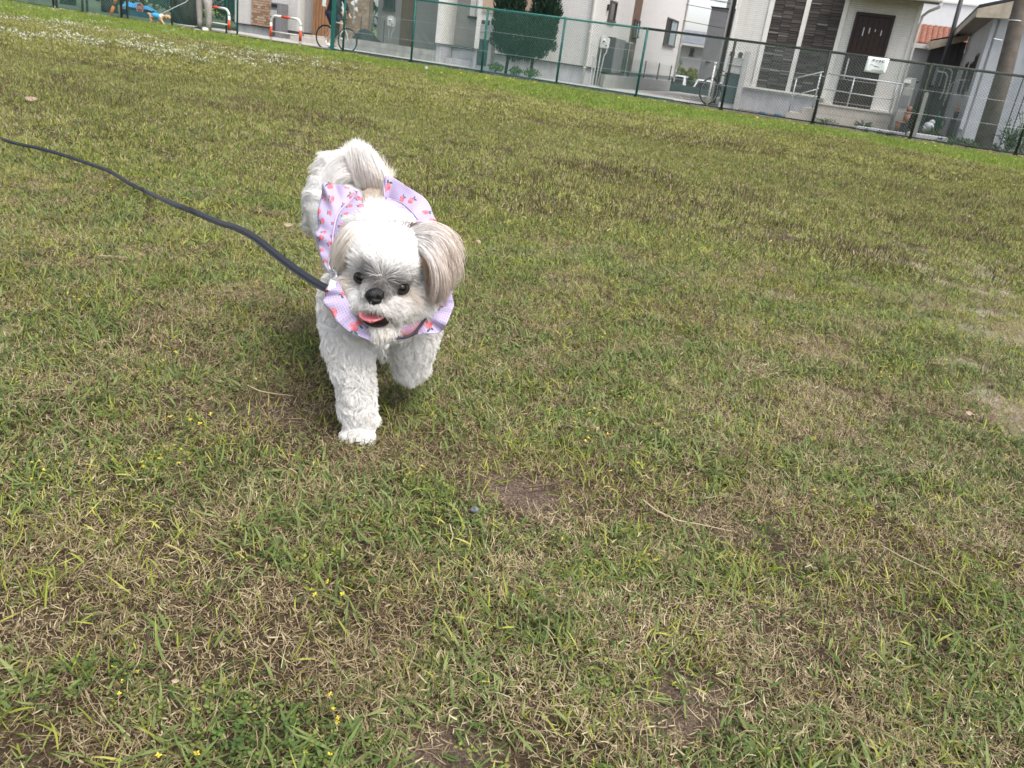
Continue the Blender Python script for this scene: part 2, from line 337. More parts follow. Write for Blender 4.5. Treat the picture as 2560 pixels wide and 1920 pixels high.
# round red sign, orange post, blue tarp, blue board
t = thing('road_sign', 'round red sign with white markings behind the court fence', 'sign', -13.07, 4)
mb = MB(); mb.cyl((-13.07,4.0,.27), (-13.07,4.03,.27), .17, n=24); put('disc', mb, M['signred'], t)
mb = MB(); mb.tube([(-13.07+.155*math.cos(a*pi/12), 3.995, .27+.155*math.sin(a*pi/12)) for a in range(24)], .008, 4, closed=True); put('rim', mb, M['whitepaint'], t)
mb = MB()
for k in range(4):
    mb.box(-13.18+.06*k, -13.165+.06*k, 3.985, 3.998, .24, .33); mb.box(-13.19+.06*k, -13.15+.06*k, 3.985, 3.997, .30-.02*(k%2), .312-.02*(k%2)); mb.box(-13.19+.06*k, -13.15+.06*k, 3.985, 3.997, .25, .26)
put('marking', mb, M['whitepaint'], t)
mb = MB(); mb.cyl((-13.07,4.06,-.02), (-13.07,4.06,.5), .02); put('pole', mb, M['darkgrey'], t)
t = thing('post', 'short leaning orange post beside the court fence', 'post', -11.0, .9)
mb = MB(); mb.cyl((-11.12,.9,-.05), (-10.98,.9,.26), .045); mb.cyl((-10.93,.9,.34), (-10.86,.9,.52), .045); put('pole', mb, M['orange'], t, True)
t = thing('tarpaulin', 'light blue sheet spread over a low heap in the court', 'tarpaulin', -13.2, 5)
mb = MB(); n = 16
for i in range(n+1):
    for j in range(5):
        a = i/n; u = -14.95+1.3*a; hgt = .36+.10*math.sin(a*pi)+.03*math.sin(a*17)-.10*a
        mb.v.append((u, 5+.10*j, max(.02, hgt*(1-.1*(j-2)**2)) if 0 < j < 4 else .24))
for i in range(n):
    for j in range(4): k = i*5+j; mb.f.append((k, k+5, k+6, k+1))
put('sheet', mb, M['blue'], t, True)
mb = MB(); mb.box(-14.8,-13.75,5.05,5.35,0,.24); put('heap', mb, M['bark'], t)
t = thing('banner_board', 'long low dark blue board standing behind the apricot dog', 'board', -12.9, 4)
mb = MB(); mb.box(-13.4,-11.9,3.5,3.54,-.0,.17); put('panel', mb, M['blueboard'], t)
for q in (-13.38,-11.97): mb = MB(); mb.box(q,q+.05,3.55,3.6,-.02,.16); put('support', mb, M['darkgrey'], t)
# ================================================================= BARRIERS
def barrier(u0, u1, label):
    t = thing('barrier', label, 'barrier', (u0+u1)/2, 0, group='red and white tube barriers in the fence opening')
    H = .64; r = .034; R = .17; h0 = -.1
    def arc(cx, a0, a1): return [(cx+R*math.cos(a), 0, H-R+R*math.sin(a)) for a in np.linspace(a0, a1, 7)]
    for u, name in ((u0,'leg'),(u1,'leg')):
        mb = MB(); mb.cyl((u,0,.10), (u,0,.37), r+.0015, n=14); put('red_band', mb, M['red'], t, True)
        mb = MB(); mb.cyl((u,0,h0), (u,0,H-R), r, n=14); put('leg', mb, M['whitepaint'], t, True)
    um = (u0+u1)/2
    mb = MB(); mb.tube(arc(u0+R, pi, pi/2)+[(um-.14,0,H)], r, 12); put('bend', mb, M['whitepaint'], t, True)
    mb = MB(); mb.tube([(um+.14,0,H)]+arc(u1-R, pi/2, 0), r, 12); put('bend', mb, M['whitepaint'], t, True)
    mb = MB(); mb.cyl((um-.14,0,H), (um+.14,0,H), r, n=12); put('red_band', mb, M['red'], t, True)
    mb = MB(); mb.cyl((u0,0,.24), (u1,0,.24), .017, n=8); put('crossbar', mb, M['whitepaint'], t, True)
barrier(-4.38, -3.42, 'red and white tube barrier standing alone left of the cyclist')
barrier(-6.80, -5.80, 'red and white tube barrier behind the walker in grey trousers')
# ================================================================= HOUSES
def win(par, u0, u1, z0, z1, v, frame=None, pane=None, split=None, name='window', fw=.045):
    fr = MB(); fr.box(u0,u0+fw,v-.05,v+.05,z0,z1); fr.box(u1-fw,u1,v-.05,v+.05,z0,z1); fr.box(u0+fw,u1-fw,v-.05,v+.05,z1-fw,z1); fr.box(u0-.02,u1+.02,v-.07,v+.05,z0-.03,z0+fw-.002)
    f_ = put(name, fr, frame or M['brownframe'], par)
    if split:
        m1 = MB(); m1.box(split-.02,split+.02,v-.045,v+.04,z0+fw,z1-fw); put('mullion', m1, frame or M['brownframe'], f_)
        p = MB(); p.box(u0+fw,split-.02,v-.02,v+.02,z0+fw,z1-fw); put('pane', p, M['glass'], f_)
        p = MB(); p.box(split+.02,u1-fw,v-.02,v+.02,z0+fw,z1-fw); put('pane', p, M['glasslite'], f_)
    else:
        p = MB(); p.box(u0+fw,u1-fw,v-.02,v+.02,z0+fw,z1-fw); put('pane', p, pane or M['glass'], f_)
    return f_
def tiles(par, name, u0, u1, z0, z1, v, tw, thh, mats, gap=.006, offset=.5, jit=.006, depth=.03):
    base = MB(); base.box(u0, u1, v, v+.05, z0, z1); put('tile_backing', base, M['joint'], par)
    W = (u1-u0); n = max(1, round(W/tw)); tw = W/n; r = max(1, round((z1-z0)/thh)); thh = (z1-z0)/r; k = 0
    shared = {}
    rootv = par
    while rootv.parent is not None: rootv = rootv.parent
    o3 = Vector(rootv['o'])
    for j in range(r):
        off = (j % 2)*offset*tw
        i = 0; x = u0-off
        while x < u1-.01:
            a = max(u0, x)+gap/2; b = min(u1, x+tw)-gap/2; x += tw
            if b-a < .02: continue
            mi = random.randrange(len(mats)); key = (round(b-a, 3), mi)
            if key not in shared:
                w_ = b-a; hh = thh-gap; q = min(.004, hh*.2)
                me = bpy.data.meshes.new(name)
                vs = [(0,0,0),(w_,0,0),(w_,0,hh),(0,0,hh),(q,-depth,q),(w_-q,-depth,q),(w_-q,-depth,hh-q),(q,-depth,hh-q)]
                me.from_pydata(vs, [], [(4,5,6,7),(0,1,5,4),(1,2,6,5),(2,3,7,6),(3,0,4,7)]); me.materials.append(mats[mi]); shared[key] = me
            o = bpy.data.objects.new(name, shared[key]); COL.objects.link(o); o.parent = par
            o.location = Vector((a, v+random.uniform(0, jit), z0+j*thh+gap/2))-o3
def downpipe(par, u, v, z0, z1, m, r=.035):
    mb = MB(); mb.cyl((u,v,z0), (u,v,z1), r, n=10); 
    z = z0+.4
    while z < z1: mb.cyl((u,v,z), (u,v,z+.03), r*1.35, n=10); z += .9
    return put('downpipe', mb, m, par, True)
# ---- H1: house at the left with the brown tiled strip
h1 = thing('house', 'white-sided house with a brown tiled strip and tan slats, behind the barriers', 'house', -7.5, 4)
mb = MB(); mb.box(-8.98,-8.27,4,4.2,.27,5.4); mb.box(-8.98,-8.8,4.2,10,.27,5.4); mb.box(-7.51,-6.42,4,4.2,.27,5.4); put('wall', mb, M['white_siding'], h1)
mb = MB(); mb.box(-6.42,-5.86,4.25,4.4,.27,5.4); put('wall', mb, M['gray_siding'], h1, label='beige recessed wall')
mb = MB(); mb.box(-8.94,-6.4,4.03,4.2,-.15,.235); mb.box(-6.4,-5.8,4.3,4.4,-.15,.22); put('foundation', mb, M['found'], h1)
mb = MB(); mb.box(-9.0,-6.4,3.96,4.18,.235,.268); mb.box(-6.4,-5.84,4.2,4.35,.222,.268); put('drip_edge', mb, M['darkgrey'], h1)
mb = MB(); mb.box(-6.50,-6.40,3.985,4.3,.27,5.4); put('corner_trim', mb, M['trim'], h1)
random.seed(11)
tiles(h1, 'wall_tile', -8.27, -7.51, .27, 1.17, 3.97, .15, .072, [M['tile1'],M['tile2'],M['tile3'],M['tile2']])
mb = MB(); mb.box(-8.27,-7.51,4,4.2,1.17,5.4); put('wall', mb, M['tile2'], h1)
for k in range(7):
    u = -5.84+k*.118
    mb = MB(); mb.box(u, u+.10, 3.9, 3.96, .10, 2.7); put('slat', mb, M['tanwood'], h1)
mb = MB(); mb.box(-5.86,-5.0,3.97,4.3,.0,5.4); put('wall', mb, M['brown'], h1, label='dark wall behind the tan slats')
mb = MB(); mb.box(-5.05,-4.62,4.5,4.52,.35,1.4); put('front_door', mb, M['brown'], h1)
tiles(h1, 'wall_tile', -5.0, -4.16, .30, 1.62, 4.5, .21, .11, [M['tile2'],M['tile3'],M['tile2'],M['tile3']], gap=.005)
mb = MB(); mb.box(-5.0,-4.16,4.55,4.7,0,5.4); put('wall', mb, M['tile2'], h1)
mb = MB(); mb.add([(-9.3,3.6,5.4),(-4.0,3.6,5.4),(-4.0,10,5.4),(-9.3,10,5.4),(-9.3,6.8,6.6),(-4.0,6.8,6.6)], [(0,1,5,4),(2,3,4,5),(0,4,3),(1,2,5),(3,2,1,0)]); put('roof', mb, M['roofdark'], h1)
mb = MB(); mb.box(-5.62,-4.6,2.5,3.9,0,.16); put('step', mb, M['porch'], h1)
mb = MB(); mb.box(-5.42,-4.6,2.9,3.9,.16,.24); put('step', mb, M['porch'], h1)
t = thing('delivery_cabinet', 'grey mail and parcel cabinet against the brown tiled strip', 'mailbox', -7.1, 3.3)
mb = MB(); mb.box(-7.0,-6.62,3.3,3.7,-.05,1.02); put('body', mb, M['greybld'], t, bevel=.01)
mb = MB(); mb.box(-6.98,-6.80,3.285,3.30,.05,.58); put('door', mb, M['darkgrey'], t)
mb = MB(); mb.box(-6.98,-6.76,3.28,3.30,.62,.80); put('drawer', mb, M['mailgrey'], t)
mb = MB(); mb.box(-6.95,-6.75,3.275,3.30,.88,.98); put('mail_slot', mb, M['glass'], t)
# ornaments on a pole before the tan wall
t = thing('garden_ornament', 'white pole with white petal-shaped pieces in front of the tan tiled wall', 'ornament', -4.5, 4.1)
mb = MB(); mb.cyl((-4.46,4.1,.72), (-4.44,4.1,1.9), .022); put('pole', mb, M['whitepaint'], t, True)
for (u, z, s, a) in [(-4.83,1.30,.13,.3),(-4.82,1.08,.15,2.0),(-4.50,1.32,.10,1),(-4.36,1.16,.09,-1),(-4.38,1.40,.1,.5),(-4.40,.93,.05,.2),(-4.85,1.5,.12,.8)]:
    mb = MB(); pts = [(u+s*math.cos(a+q)*r_, z+s*math.sin(a+q)*r_) for q, r_ in [(0,1),(.9,.5),(2.1,.8),(3.3,.55),(4.4,.8),(5.4,.45)]]
    mb.prism(pts, 4.06, 4.075); put('petal', mb, M['paper'], t)
# covered heap
t = thing('covered_heap', 'heap under a black sheet on the low wall right of the cyclist', 'heap', -3.4, 3.2, .3)
mb = MB(); nn = 14
for i in range(nn+1):
    for j in range(nn+1):
        a = i/nn; b = j/nn; u = -3.84+.84*a; v = 3.1+.5*b
        zt = .30+.42*max(0, math.sin(pi*min(1, a*1.0+.06))**.8)*(1-.5*a)*(math.sin(pi*b)**.5)+.03*noise.noise(Vector((u*9, v*9, 1)))
        mb.v.append((u, v, zt))
for i in range(nn):
    for j in range(nn): k = i*(nn+1)+j; mb.f.append((k, k+nn+1, k+nn+2, k+1))
put('sheet', mb, M['tarpblack'], t, True)
# low block wall and wire fence left
t = thing('block_wall', 'low grey block wall in front of the meter and the grey house wall', 'wall', -2.5, 3.1)
for j in range(2):
    for i in range(7):
        mb = MB(); mb.box(-4.1+.44*i+.004, -4.1+.44*i+.436, 3.05, 3.2, .155*j+.01, .155*j+.155); put('block', mb, M['dim_siding'] if False else M['concrete'], t)
mb = MB(); mb.box(-4.1,-1.05,3.07,3.18,0,.318); put('core', mb, M['joint'], t)
t = thing('wire_fence', 'low grey wire fence on the low block wall, left of the green fence post', 'fence', -2.9, 3.12, .32)
for u in (-3.55,-2.75,-1.95): mb = MB(); mb.cyl((u,3.12,.32),(u,3.12,.95),.015); put('post', mb, M['darkgrey'], t)
mb = MB()
for k in range(9): mb.cyl((-3.55,3.12,.38+.07*k),(-1.95,3.12,.38+.07*k),.003,n=4)
for k in range(20): mb.cyl((-3.55+.08*k,3.12,.33),(-3.55+.08*k,3.12,.95),.003,n=4)
put('mesh_panel', mb, M['greywire'], t)
def meter(u, v, z, label, base):
    t = thing('gas_meter', label, 'meter', u, v, base)
    mb = MB(); mb.box(u-.11,u+.11,v-.09,v+.06,z-.13,z+.13); put('body', mb, M['pipe'], t, bevel=.02)
    mb = MB(); mb.cyl((u+.0,v-.1,z+.04),(u+.0,v-.09,z+.04),.055,n=14); put('dial', mb, M['paper'], t)
    mb = MB(); mb.box(u-.03,u+.03,v-.108,v-.1,z+.01,z+.05); mb.cyl((u+.07,v-.1,z-.06),(u+.07,v-.09,z-.06),.02); put('gauge', mb, M['darkgrey'], t)
    mb = MB(); mb.tube([(u-.08,v,base),(u-.08,v,z-.2),(u-.08,v,z-.13)],.018); mb.tube([(u+.08,v,z-.13),(u+.08,v,z-.22),(u+.03,v,z-.30),(u-.03,v+.02,base)],.014); mb.tube([(u-.14,v,z-.1),(u-.15,v,z+.12),(u-.1,v,z+.16),(u+.05,v,z+.15)],.016)
    put('pipe', mb, M['pipe'], t, True)
meter(-3.03, 4.0, .93, 'pale gas meter on its pipe in front of the dim grey wall, left', .32)
# ---- H2: grey house with white porch columns
h2 = thing('house', 'grey house with two white porch columns left of the big conifer', 'house', -2, 5)
mb = MB(); mb.box(-4.16,-3.28,5,5.2,0,5.4); mb.box(-2.79,-1.06,5,5.2,0,5.4); put('wall', mb, M['dim_siding'], h2)
mb = MB(); mb.box(-3.28,-2.79,4.95,5.2,0,5.4); put('wall_panel', mb, M['brownpanel'], h2, label='brown rendered wall panel')
win(h2, -3.93, -3.54, 1.28, 2.3, 4.98, M['darkgrey'])
mb = MB(); mb.box(-1.06,-.86,3.2,5.2,.53,5.4); mb.box(.2,.35,3.2,4.0,.53,5.4); put('column', mb, M['trim'], h2)
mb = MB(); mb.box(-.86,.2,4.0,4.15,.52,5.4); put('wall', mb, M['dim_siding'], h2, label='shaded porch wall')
mb = MB(); mb.box(-1.03,-.88,3.23,5.1,0,.50); mb.box(.21,.30,3.23,4.0,0,.50); put('foundation', mb, M['found'], h2)
mb = MB(); mb.box(-1.07,-.85,3.17,5.1,.50,.53); mb.box(.19,.33,3.17,4.0,.50,.53); mb.box(-.86,.2,3.9,4.0,.46,.515); put('drip_edge', mb, M['darkgrey'], h2)
mb = MB(); mb.box(-.86,.2,3.95,4.1,0,.46); mb.box(-.86,.2,3.5,3.95,0,.17); put('porch_step', mb, M['found'], h2)
mb = MB(); mb.box(-.40,-.22,3.93,3.99,1.38,2.1); mb.box(-.20,-.02,3.93,3.99,1.38,2.1); put('shutter', mb, M['trim'], h2)
mb = MB(); mb.box(-.44,.02,3.88,3.99,1.31,1.38); put('sill', mb, M['dark'], h2)
mb = MB(); mb.box(.08,.2,3.92,3.99,.55,2.4); put('front_door', mb, M['brown'], h2)
mb = MB(); mb.cyl((.06,3.86,1.05),(.06,3.86,1.5),.016); put('door_handle', mb, M['steel'], h2, True)
mb = MB(); mb.add([(-4.4,3.0,5.4),(.4,3.0,5.4),(.4,10,5.4),(-4.4,10,5.4),(-4.4,6.5,6.5),(.4,6.5,6.5)], [(0,1,5,4),(2,3,4,5),(0,4,3),(1,2,5),(3,2,1,0)]); put('roof', mb, M['roofdark'], h2)
def mailunit(u0, u1, v, zt, label, side):
    t = thing('mailbox_stand', label, 'mailbox', (u0+u1)/2, v)
    mb = MB(); mb.box(u1-.10,u1,v,v+.28,0,zt+.02); put('post', mb, M['mailgrey'], t, bevel=.008)
    mb = MB(); mb.box(u0,u1-.10,v+.02,v+.26,zt-.50,zt-.17); put('box', mb, M['mailgrey'], t, bevel=.006)
    mb = MB(); mb.box(u0,u1-.10,v+.015,v+.26,zt-.16,zt); put('name_panel', mb, M['trim'], t, bevel=.005)
    mb = MB(); mb.box(u0+.03,u0+.14,v+.0,v+.012,zt-.13,zt-.03); put('intercom', mb, M['darkgrey'], t)
    mb = MB(); mb.box(u1-.24,u1-.14,v+.0,v+.012,zt-.14,zt-.02); put('nameplate', mb, M['darkgrey'], t)
    mb = MB(); mb.box(u0+.02,u1-.12,v+.008,v+.02,zt-.34,zt-.333); put('flap', mb, M['dark'], t)
    mb = MB(); mb.box(u0,u1-.10,v+.06,v+.24,.12,zt-.51); put('parcel_box', mb, M['tank'], t)
    mb = MB(); mb.box(u0,u0+.05,v+.06,v+.2,0,.12); mb.box(u0+.05,u1-.10,v+.08,v+.2,0,.118); put('base', mb, M['found'], t)
mailunit(.79, 1.20, 2.2, 1.30, 'silver mailbox stand left of the big conifer', 0)
# ---- H3: white house in the middle; its long side wall runs back along the lane
h3 = thing('house', 'white two-storey house with a long side wall along the lane, right of the big conifer', 'house', 3, 3.2)
mb = MB(); mb.box(.35,3.62,3.2,3.4,.48,5.5); put('wall', mb, M['white_siding'], h3)
mb = MB(); mb.box(3.42,3.62,3.4,7.02,.48,5.5); mb.box(3.42,3.62,7.86,14.2,.48,5.5); mb.box(3.42,3.60,7.02,7.86,.48,5.5); put('wall', mb, M['white_siding'], h3, label='long side wall facing the lane')
mb = MB(); mb.box(.35,1.9,3.17,3.2,1.5,3.0); put('wall_panel', mb, M['tile3'], h3, label='tan tiled upper panel beside the conifer')
mb = MB(); mb.box(3.60,3.635,7.02,7.86,.46,5.5); put('wall_panel', mb, M['brownpanel'], h3, label='brown vertical strip on the side wall')
mb = MB(); mb.box(.36,3.58,3.23,3.4,0,.45); mb.box(3.40,3.58,3.4,14.1,0,.45); put('foundation', mb, M['found'], h3)
mb = MB(); mb.box(.35,3.64,3.17,3.24,.45,.478); mb.box(3.58,3.64,3.24,14.2,.44,.478); put('drip_edge', mb, M['darkgrey'], h3)
mb = MB(); mb.box(3.56,3.635,3.185,3.27,.48,5.5); mb.box(3.60,3.635,14.12,14.22,.48,5.5); put('corner_trim', mb, M['trim'], h3)
downpipe(h3, 3.62, 3.12, .03, 5.5, M['trim'], .032); downpipe(h3, 3.68, 14.1, .3, 5.5, M['pipe'], .035)
def swin(par, v0, v1, z0, z1, u=3.62, split=None, fw=.05):
    f = MB()
    f.box(u-.03,u+.05,v0,v0+fw,z0,z1); f.box(u-.03,u+.05,v1-fw,v1,z0,z1); f.box(u-.03,u+.05,v0+fw,v1-fw,z1-fw,z1); f.box(u-.03,u+.07,v0-.03,v1+.03,z0-.04,z0+.02)
    w_ = put('window', f, M['brownframe'], par)
    p = MB(); p.box(u-.02,u+.02,v0+fw,(split or v1-fw),z0+.02,z1-fw); put('pane', p, M['glass'], w_)
    if split: p = MB(); p.box(u-.02,u+.025,split+.03,v1-fw,z0+.02,z1-fw); put('pane', p, M['glasslite'], w_); p = MB(); p.box(u-.02,u+.04,split,split+.03,z0+.02,z1-fw); put('mullion', p, M['brownframe'], w_)
swin(h3, 4.48, 5.10, 1.76, 2.27); swin(h3, 11.45, 13.15, 1.52, 2.40, split=12.15); swin(h3, 7.2, 7.80, 1.52, 2.0, u=3.64, split=7.52)
win(h3, 2.0, 2.5, 1.6, 2.6, 3.2, M['brownframe'])
mb = MB(); mb.box(3.62,3.68,4.26,4.36,1.98,2.14); put('porch_lamp', mb, M['dark'], h3)
mb = MB(); mb.add([(.2,2.8,5.5),(4.0,2.8,5.5),(4.0,14.6,5.5),(.2,14.6,5.5),(2.1,4.5,6.5),(2.1,13,6.5)], [(0,1,4),(1,2,5,4),(2,3,5),(3,0,4,5),(3,2,1,0)]); put('roof', mb, M['roofdark'], h3)
meter(4.20, 2.75, 1.12, 'pale gas meter on two pipes beside the grey cabinet of the white house', .02)
for (u, z1, k) in [(3.90,.66,'left'),(3.98,.58,'right')]:
    t = MB(); t.cyl((u,2.9,0),(u+.01,2.9,z1),.018); t.box(u-.03,u+.03,2.88,2.9,z1,z1+.09); solo('valve_stake', t, M['pipe'], u, 2.9, 0, label='thin pale pipe stake beside the gas meter, %s one of the two' % k, cat='stake')
t = thing('utility_cabinet', 'tall grey cabinet with a dark side standing on the low wall by the white house', 'cabinet', 4.1, 4.0, .35)
mb = MB(); mb.box(3.72,4.12,4.05,4.95,.40,1.30); put('body', mb, M['greybld'], t, bevel=.01)
mb = MB(); mb.box(3.70,4.10,4.02,4.045,.40,1.32); put('side', mb, M['darkgrey'], t)
mb = MB(); mb.box(3.74,4.10,5.0,5.75,.47,1.26); put('screen', mb, M['glass'], t)
mb = MB(); mb.box(3.72,4.12,4.98,5.78,1.26,1.29); mb.cyl((4.14,5.4,.35),(4.14,5.4,1.25),.010); put('rail', mb, M['steel'], t)
t = thing('block_wall', 'low grey block wall running back beside the lane, right of the gas meter', 'wall', 4.3, 6)
for i in range(20):
    for j in range(2):
        mb = MB(); mb.box(4.18, 4.30, 2.9+.40*i+.004, 2.9+.40*i+.396, .0+.17*j+.012, .17*j+.176); put('block', mb, M['concrete'], t)
mb = MB(); mb.box(4.19,4.285,2.9,10.9,0,.345); put('core', mb, M['joint'], t)
t = thing('wire_fence', 'short see-through wire fence on the low wall beside the lane', 'fence', 4.24, 8, .35)
for v in (5.4,7.2,9.0,10.8): mb = MB(); mb.cyl((4.24,v,.35),(4.24,v,.86),.02); put('post', mb, M['darkgrey'], t)
mb = MB()
for k in range(7): mb.cyl((4.24,5.4,.38+.075*k),(4.24,10.8,.38+.075*k),.003,n=4)
for k in range(44): mb.cyl((4.24,5.4+.125*k,.36),(4.24,5.4+.125*k,.84),.003,n=4)
put('mesh_panel', mb, M['greywire'], t)
# ---- conifer and shrubs
random.seed(5)
t = thing('conifer_bush', 'large rounded dark green conifer with two upright tops behind the fence', 'bush', 2.15, 2.1)
mb = MB()
for (u, vv, lean) in [(1.75,2.1,-.1),(2.45,2.15,.1)]: mb.tube([(u,vv,0),(u+.02,vv,.5),(u+lean,vv,1.2)], [.045,.04,.02], 7)
put('stem', mb, M['bark'], t, True)
mb = MB()
def upfol(c, rad, n, s):
    c = Vector(c)
    for k in range(n):
        d = Vector((random.gauss(0,1), random.gauss(0,1), random.gauss(0,1))).normalized(); q = random.uniform(.35, 1)**.5
        bmp = 1+.22*noise.noise(Vector((d.x*2.5+c.x, d.y*2.5, d.z*4)))
        p = c+Vector((d.x*rad[0], d.y*rad[1], d.z*rad[2]))*q*bmp
        ax = Vector((d.x*.45+random.gauss(0,.2), d.y*.45+random.gauss(0,.2), 1)).normalized()*s*random.uniform(.7,1.5)
        sd_ = ax.orthogonal().normalized(); sd_ = Matrix.Rotation(random.uniform(0,6.3),3,ax.normalized()) @ sd_
        sd_ = sd_*s*.22
        mb.add([p-ax, p+sd_, p+ax, p-sd_], [(0,1,2,3)])
upfol((2.13,2.1,1.02), (.93,.55,.60), 9000, .06)
upfol((1.64,2.1,1.58), (.45,.36,.75), 2800, .075); upfol((2.64,2.15,1.60), (.43,.36,.80), 2800, .075)
put('foliage', mb, M['leafdark'], t)
for i, (u, v, z, r_, lab) in enumerate([(1.72,1.5,.16,.24,'small leafy shrub below the conifer, leftmost of three'),(2.28,1.5,.13,.18,'small leafy shrub below the conifer, middle one of three'),(2.72,1.5,.14,.26,'small leafy shrub below the conifer, rightmost of three')]):
    t = thing('shrub', lab, 'shrub', u, v, group='small shrubs at the foot of the conifer')
    put('foliage', foliage((u,v,z), (r_,.16,.12), 420, .028, shell=.2), M['leaf'], t)
    mb = MB()
    for k in range(4): mb.cyl((u,v,0),(u+random.uniform(-.15,.15),v+random.uniform(-.05,.05),z+.03),.008,.004)
    put('stem', mb, M['bark'], t)
# ---- gap: far house, tall grey building, cars, hedge, wires
t = thing('far_house', 'small far white house with a grey tiled roof, seen through the gap', 'house', 3.2, 24)
mb = MB(); mb.box(-4,4.2,24,30,0,2.02); put('wall', mb, M['farwhite'], t)
for j in range(7):
    z0 = 2.06+.2*j*.45; v0 = 23.4+.42*j
    mb = MB(); mb.add([(-4.3,v0,z0),(4.6,v0,z0),(4.6,v0+.46,z0+.15),(-4.3,v0+.46,z0+.15),(-4.3,v0,z0-.05),(4.6,v0,z0-.05)],[(0,1,2,3),(4,5,1,0)]); put('tile_course', mb, M['greytile'], t)
mb = MB(); mb.box(-4.3,4.6,23.3,23.42,1.92,2.02); put('gutter', mb, M['trim'], t)
win(t, 2.0, 2.2, 1.50, 1.84, 23.98, M['darkgrey'])
t = thing('apartment_building', 'tall plain grey building standing in the gap left of the slate-striped house', 'building', 4.8, 16)
mb = MB(); mb.box(4.2,5.6,16,20,0,3.19); put('wall', mb, M['greybld'], t)
mb = MB(); mb.box(4.16,5.64,15.96,20.04,3.19,3.23); put('coping', mb, M['dark'], t)
mb = MB(); mb.cyl((4.44,15.99,1.20),(4.44,15.95,1.20),.035); mb.cyl((4.54,15.99,1.21),(4.54,15.95,1.21),.035); put('vent', mb, M['dark'], t)
t = thing('tv_antenna', 'television antenna on the roof of the tall grey building', 'antenna', 4.8, 16.5, 3.23)
mb = MB(); mb.box(4.72,4.86,16.2,16.4,3.23,3.6); mb.cyl((4.8,16.3,3.2),(4.8,16.3,4.3),.02); mb.cyl((4.20,16.3,3.47),(4.8,16.3,3.47),.013)
for k in range(5): mb.cyl((4.24+.09*k,16.22,3.38),(4.24+.09*k,16.38,3.56),.007,n=5)
put('mast', mb, M['antenna'], t)
for k, (z, sag) in enumerate([(3.9,.3),(3.6,.3),(3.3,.28),(2.75,.15)]):
    mb = MB(); mb.tube([(-6+i*2.2, 14, z-.0*i+sag*((i-6)/6)**2-.13*i+.3) for i in range(13)], .011, 5)
    solo('power_line', mb, M['dark'], 5, 14, z, label='thin overhead wire crossing the sky gap, %s' % ['topmost','second from the top','third from the top','lowest'][k], cat='wire', smooth=True)
def car(u0, u1, v, zt, label, kind):
    t = thing('parked_car', label, 'car', (u0+u1)/2, v, -.9)
    W = u1-u0
    zb = zt-1.45
    body = [(u0,zb+.25),(u0,zb+.80),(u0+.03,zt-.42),(u1-.03,zt-.42),(u1,zb+.8),(u1,zb+.25)]
    mb = MB(); mb.prism(body, v, v+3.6); put('body', mb, M['carwhite'], t, bevel=.05)
    mb = MB(); mb.add([(u0+.04,v+.02,zt-.42),(u1-.04,v+.02,zt-.42),(u1-.15,v+.4,zt),(u0+.15,v+.4,zt),(u0+.04,v+2.6,zt-.42),(u1-.04,v+2.6,zt-.42),(u1-.15,v+2.0,zt),(u0+.15,v+2.0,zt)],[(0,1,2,3),(1,5,6,2),(5,4,7,6),(4,0,3,7),(3,2,6,7)]); put('cabin', mb, M['carwhite'], t)
    mb = MB(); mb.add([(u0+.11,v+.03,zt-.38),(u1-.11,v+.03,zt-.38),(u1-.19,v+.335,zt-.05),(u0+.19,v+.335,zt-.05)],[(0,1,2,3)]); mb.add([(u1-.035,v+.4,zt-.38),(u1-.12,v+.5,zt-.06),(u1-.12,v+1.8,zt-.06),(u1-.035,v+2.2,zt-.38)],[(3,2,1,0)]); put('window', mb, M['glass'], t)
    for (u) in (u0+.02, u1-.14): mb = MB(); mb.box(u,u+.12,v-.02,v+.05,zb+.62,zb+.78); put('tail_light', mb, M['red'], t)
    for u in (u0+.02, u1-.2):
        for vv in (v+.6, v+2.9): mb = MB(); mb.cyl((u,vv,zb+.28),(u+.18,vv,zb+.28),.28,n=16); put('wheel', mb, M['rubber'], t)
car(3.1, 4.14, 14.2, .57, 'white car parked beyond the lane, left of the yellow hedge', 0)
car(4.36, 5.35, 14.2, .53, 'white car with a tinted rear window parked beside the bicycle', 0)
t = thing('hedge', 'yellow-green hedge behind the parked white cars', 'hedge', 3.8, 15.3)
hb = foliage((3.62,15.4,.62), (.22,.2,.26), 500, .045); h2_ = foliage((4.05,15.4,.66), (.26,.2,.26), 600, .045); hb.add(h2_.v, h2_.f); put('leaves', hb, M['leafyellow'], t)
hb = foliage((3.8,15.2,.35), (.5,.25,.3), 800, .045); h2_ = foliage((3.55,15.2,1.05), (.07,.06,.18), 50, .035); hb.add(h2_.v, h2_.f); put('lower_leaves', hb, M['leaf'], t)
t = thing('boundary_wall', 'low dark wall closing the lane in front of the parked cars', 'wall', 5.5, 11.5)
mb = MB(); mb.box(3.6,7.3,12.0,12.1,0,.26); put('wall', mb, M['tank'], t)
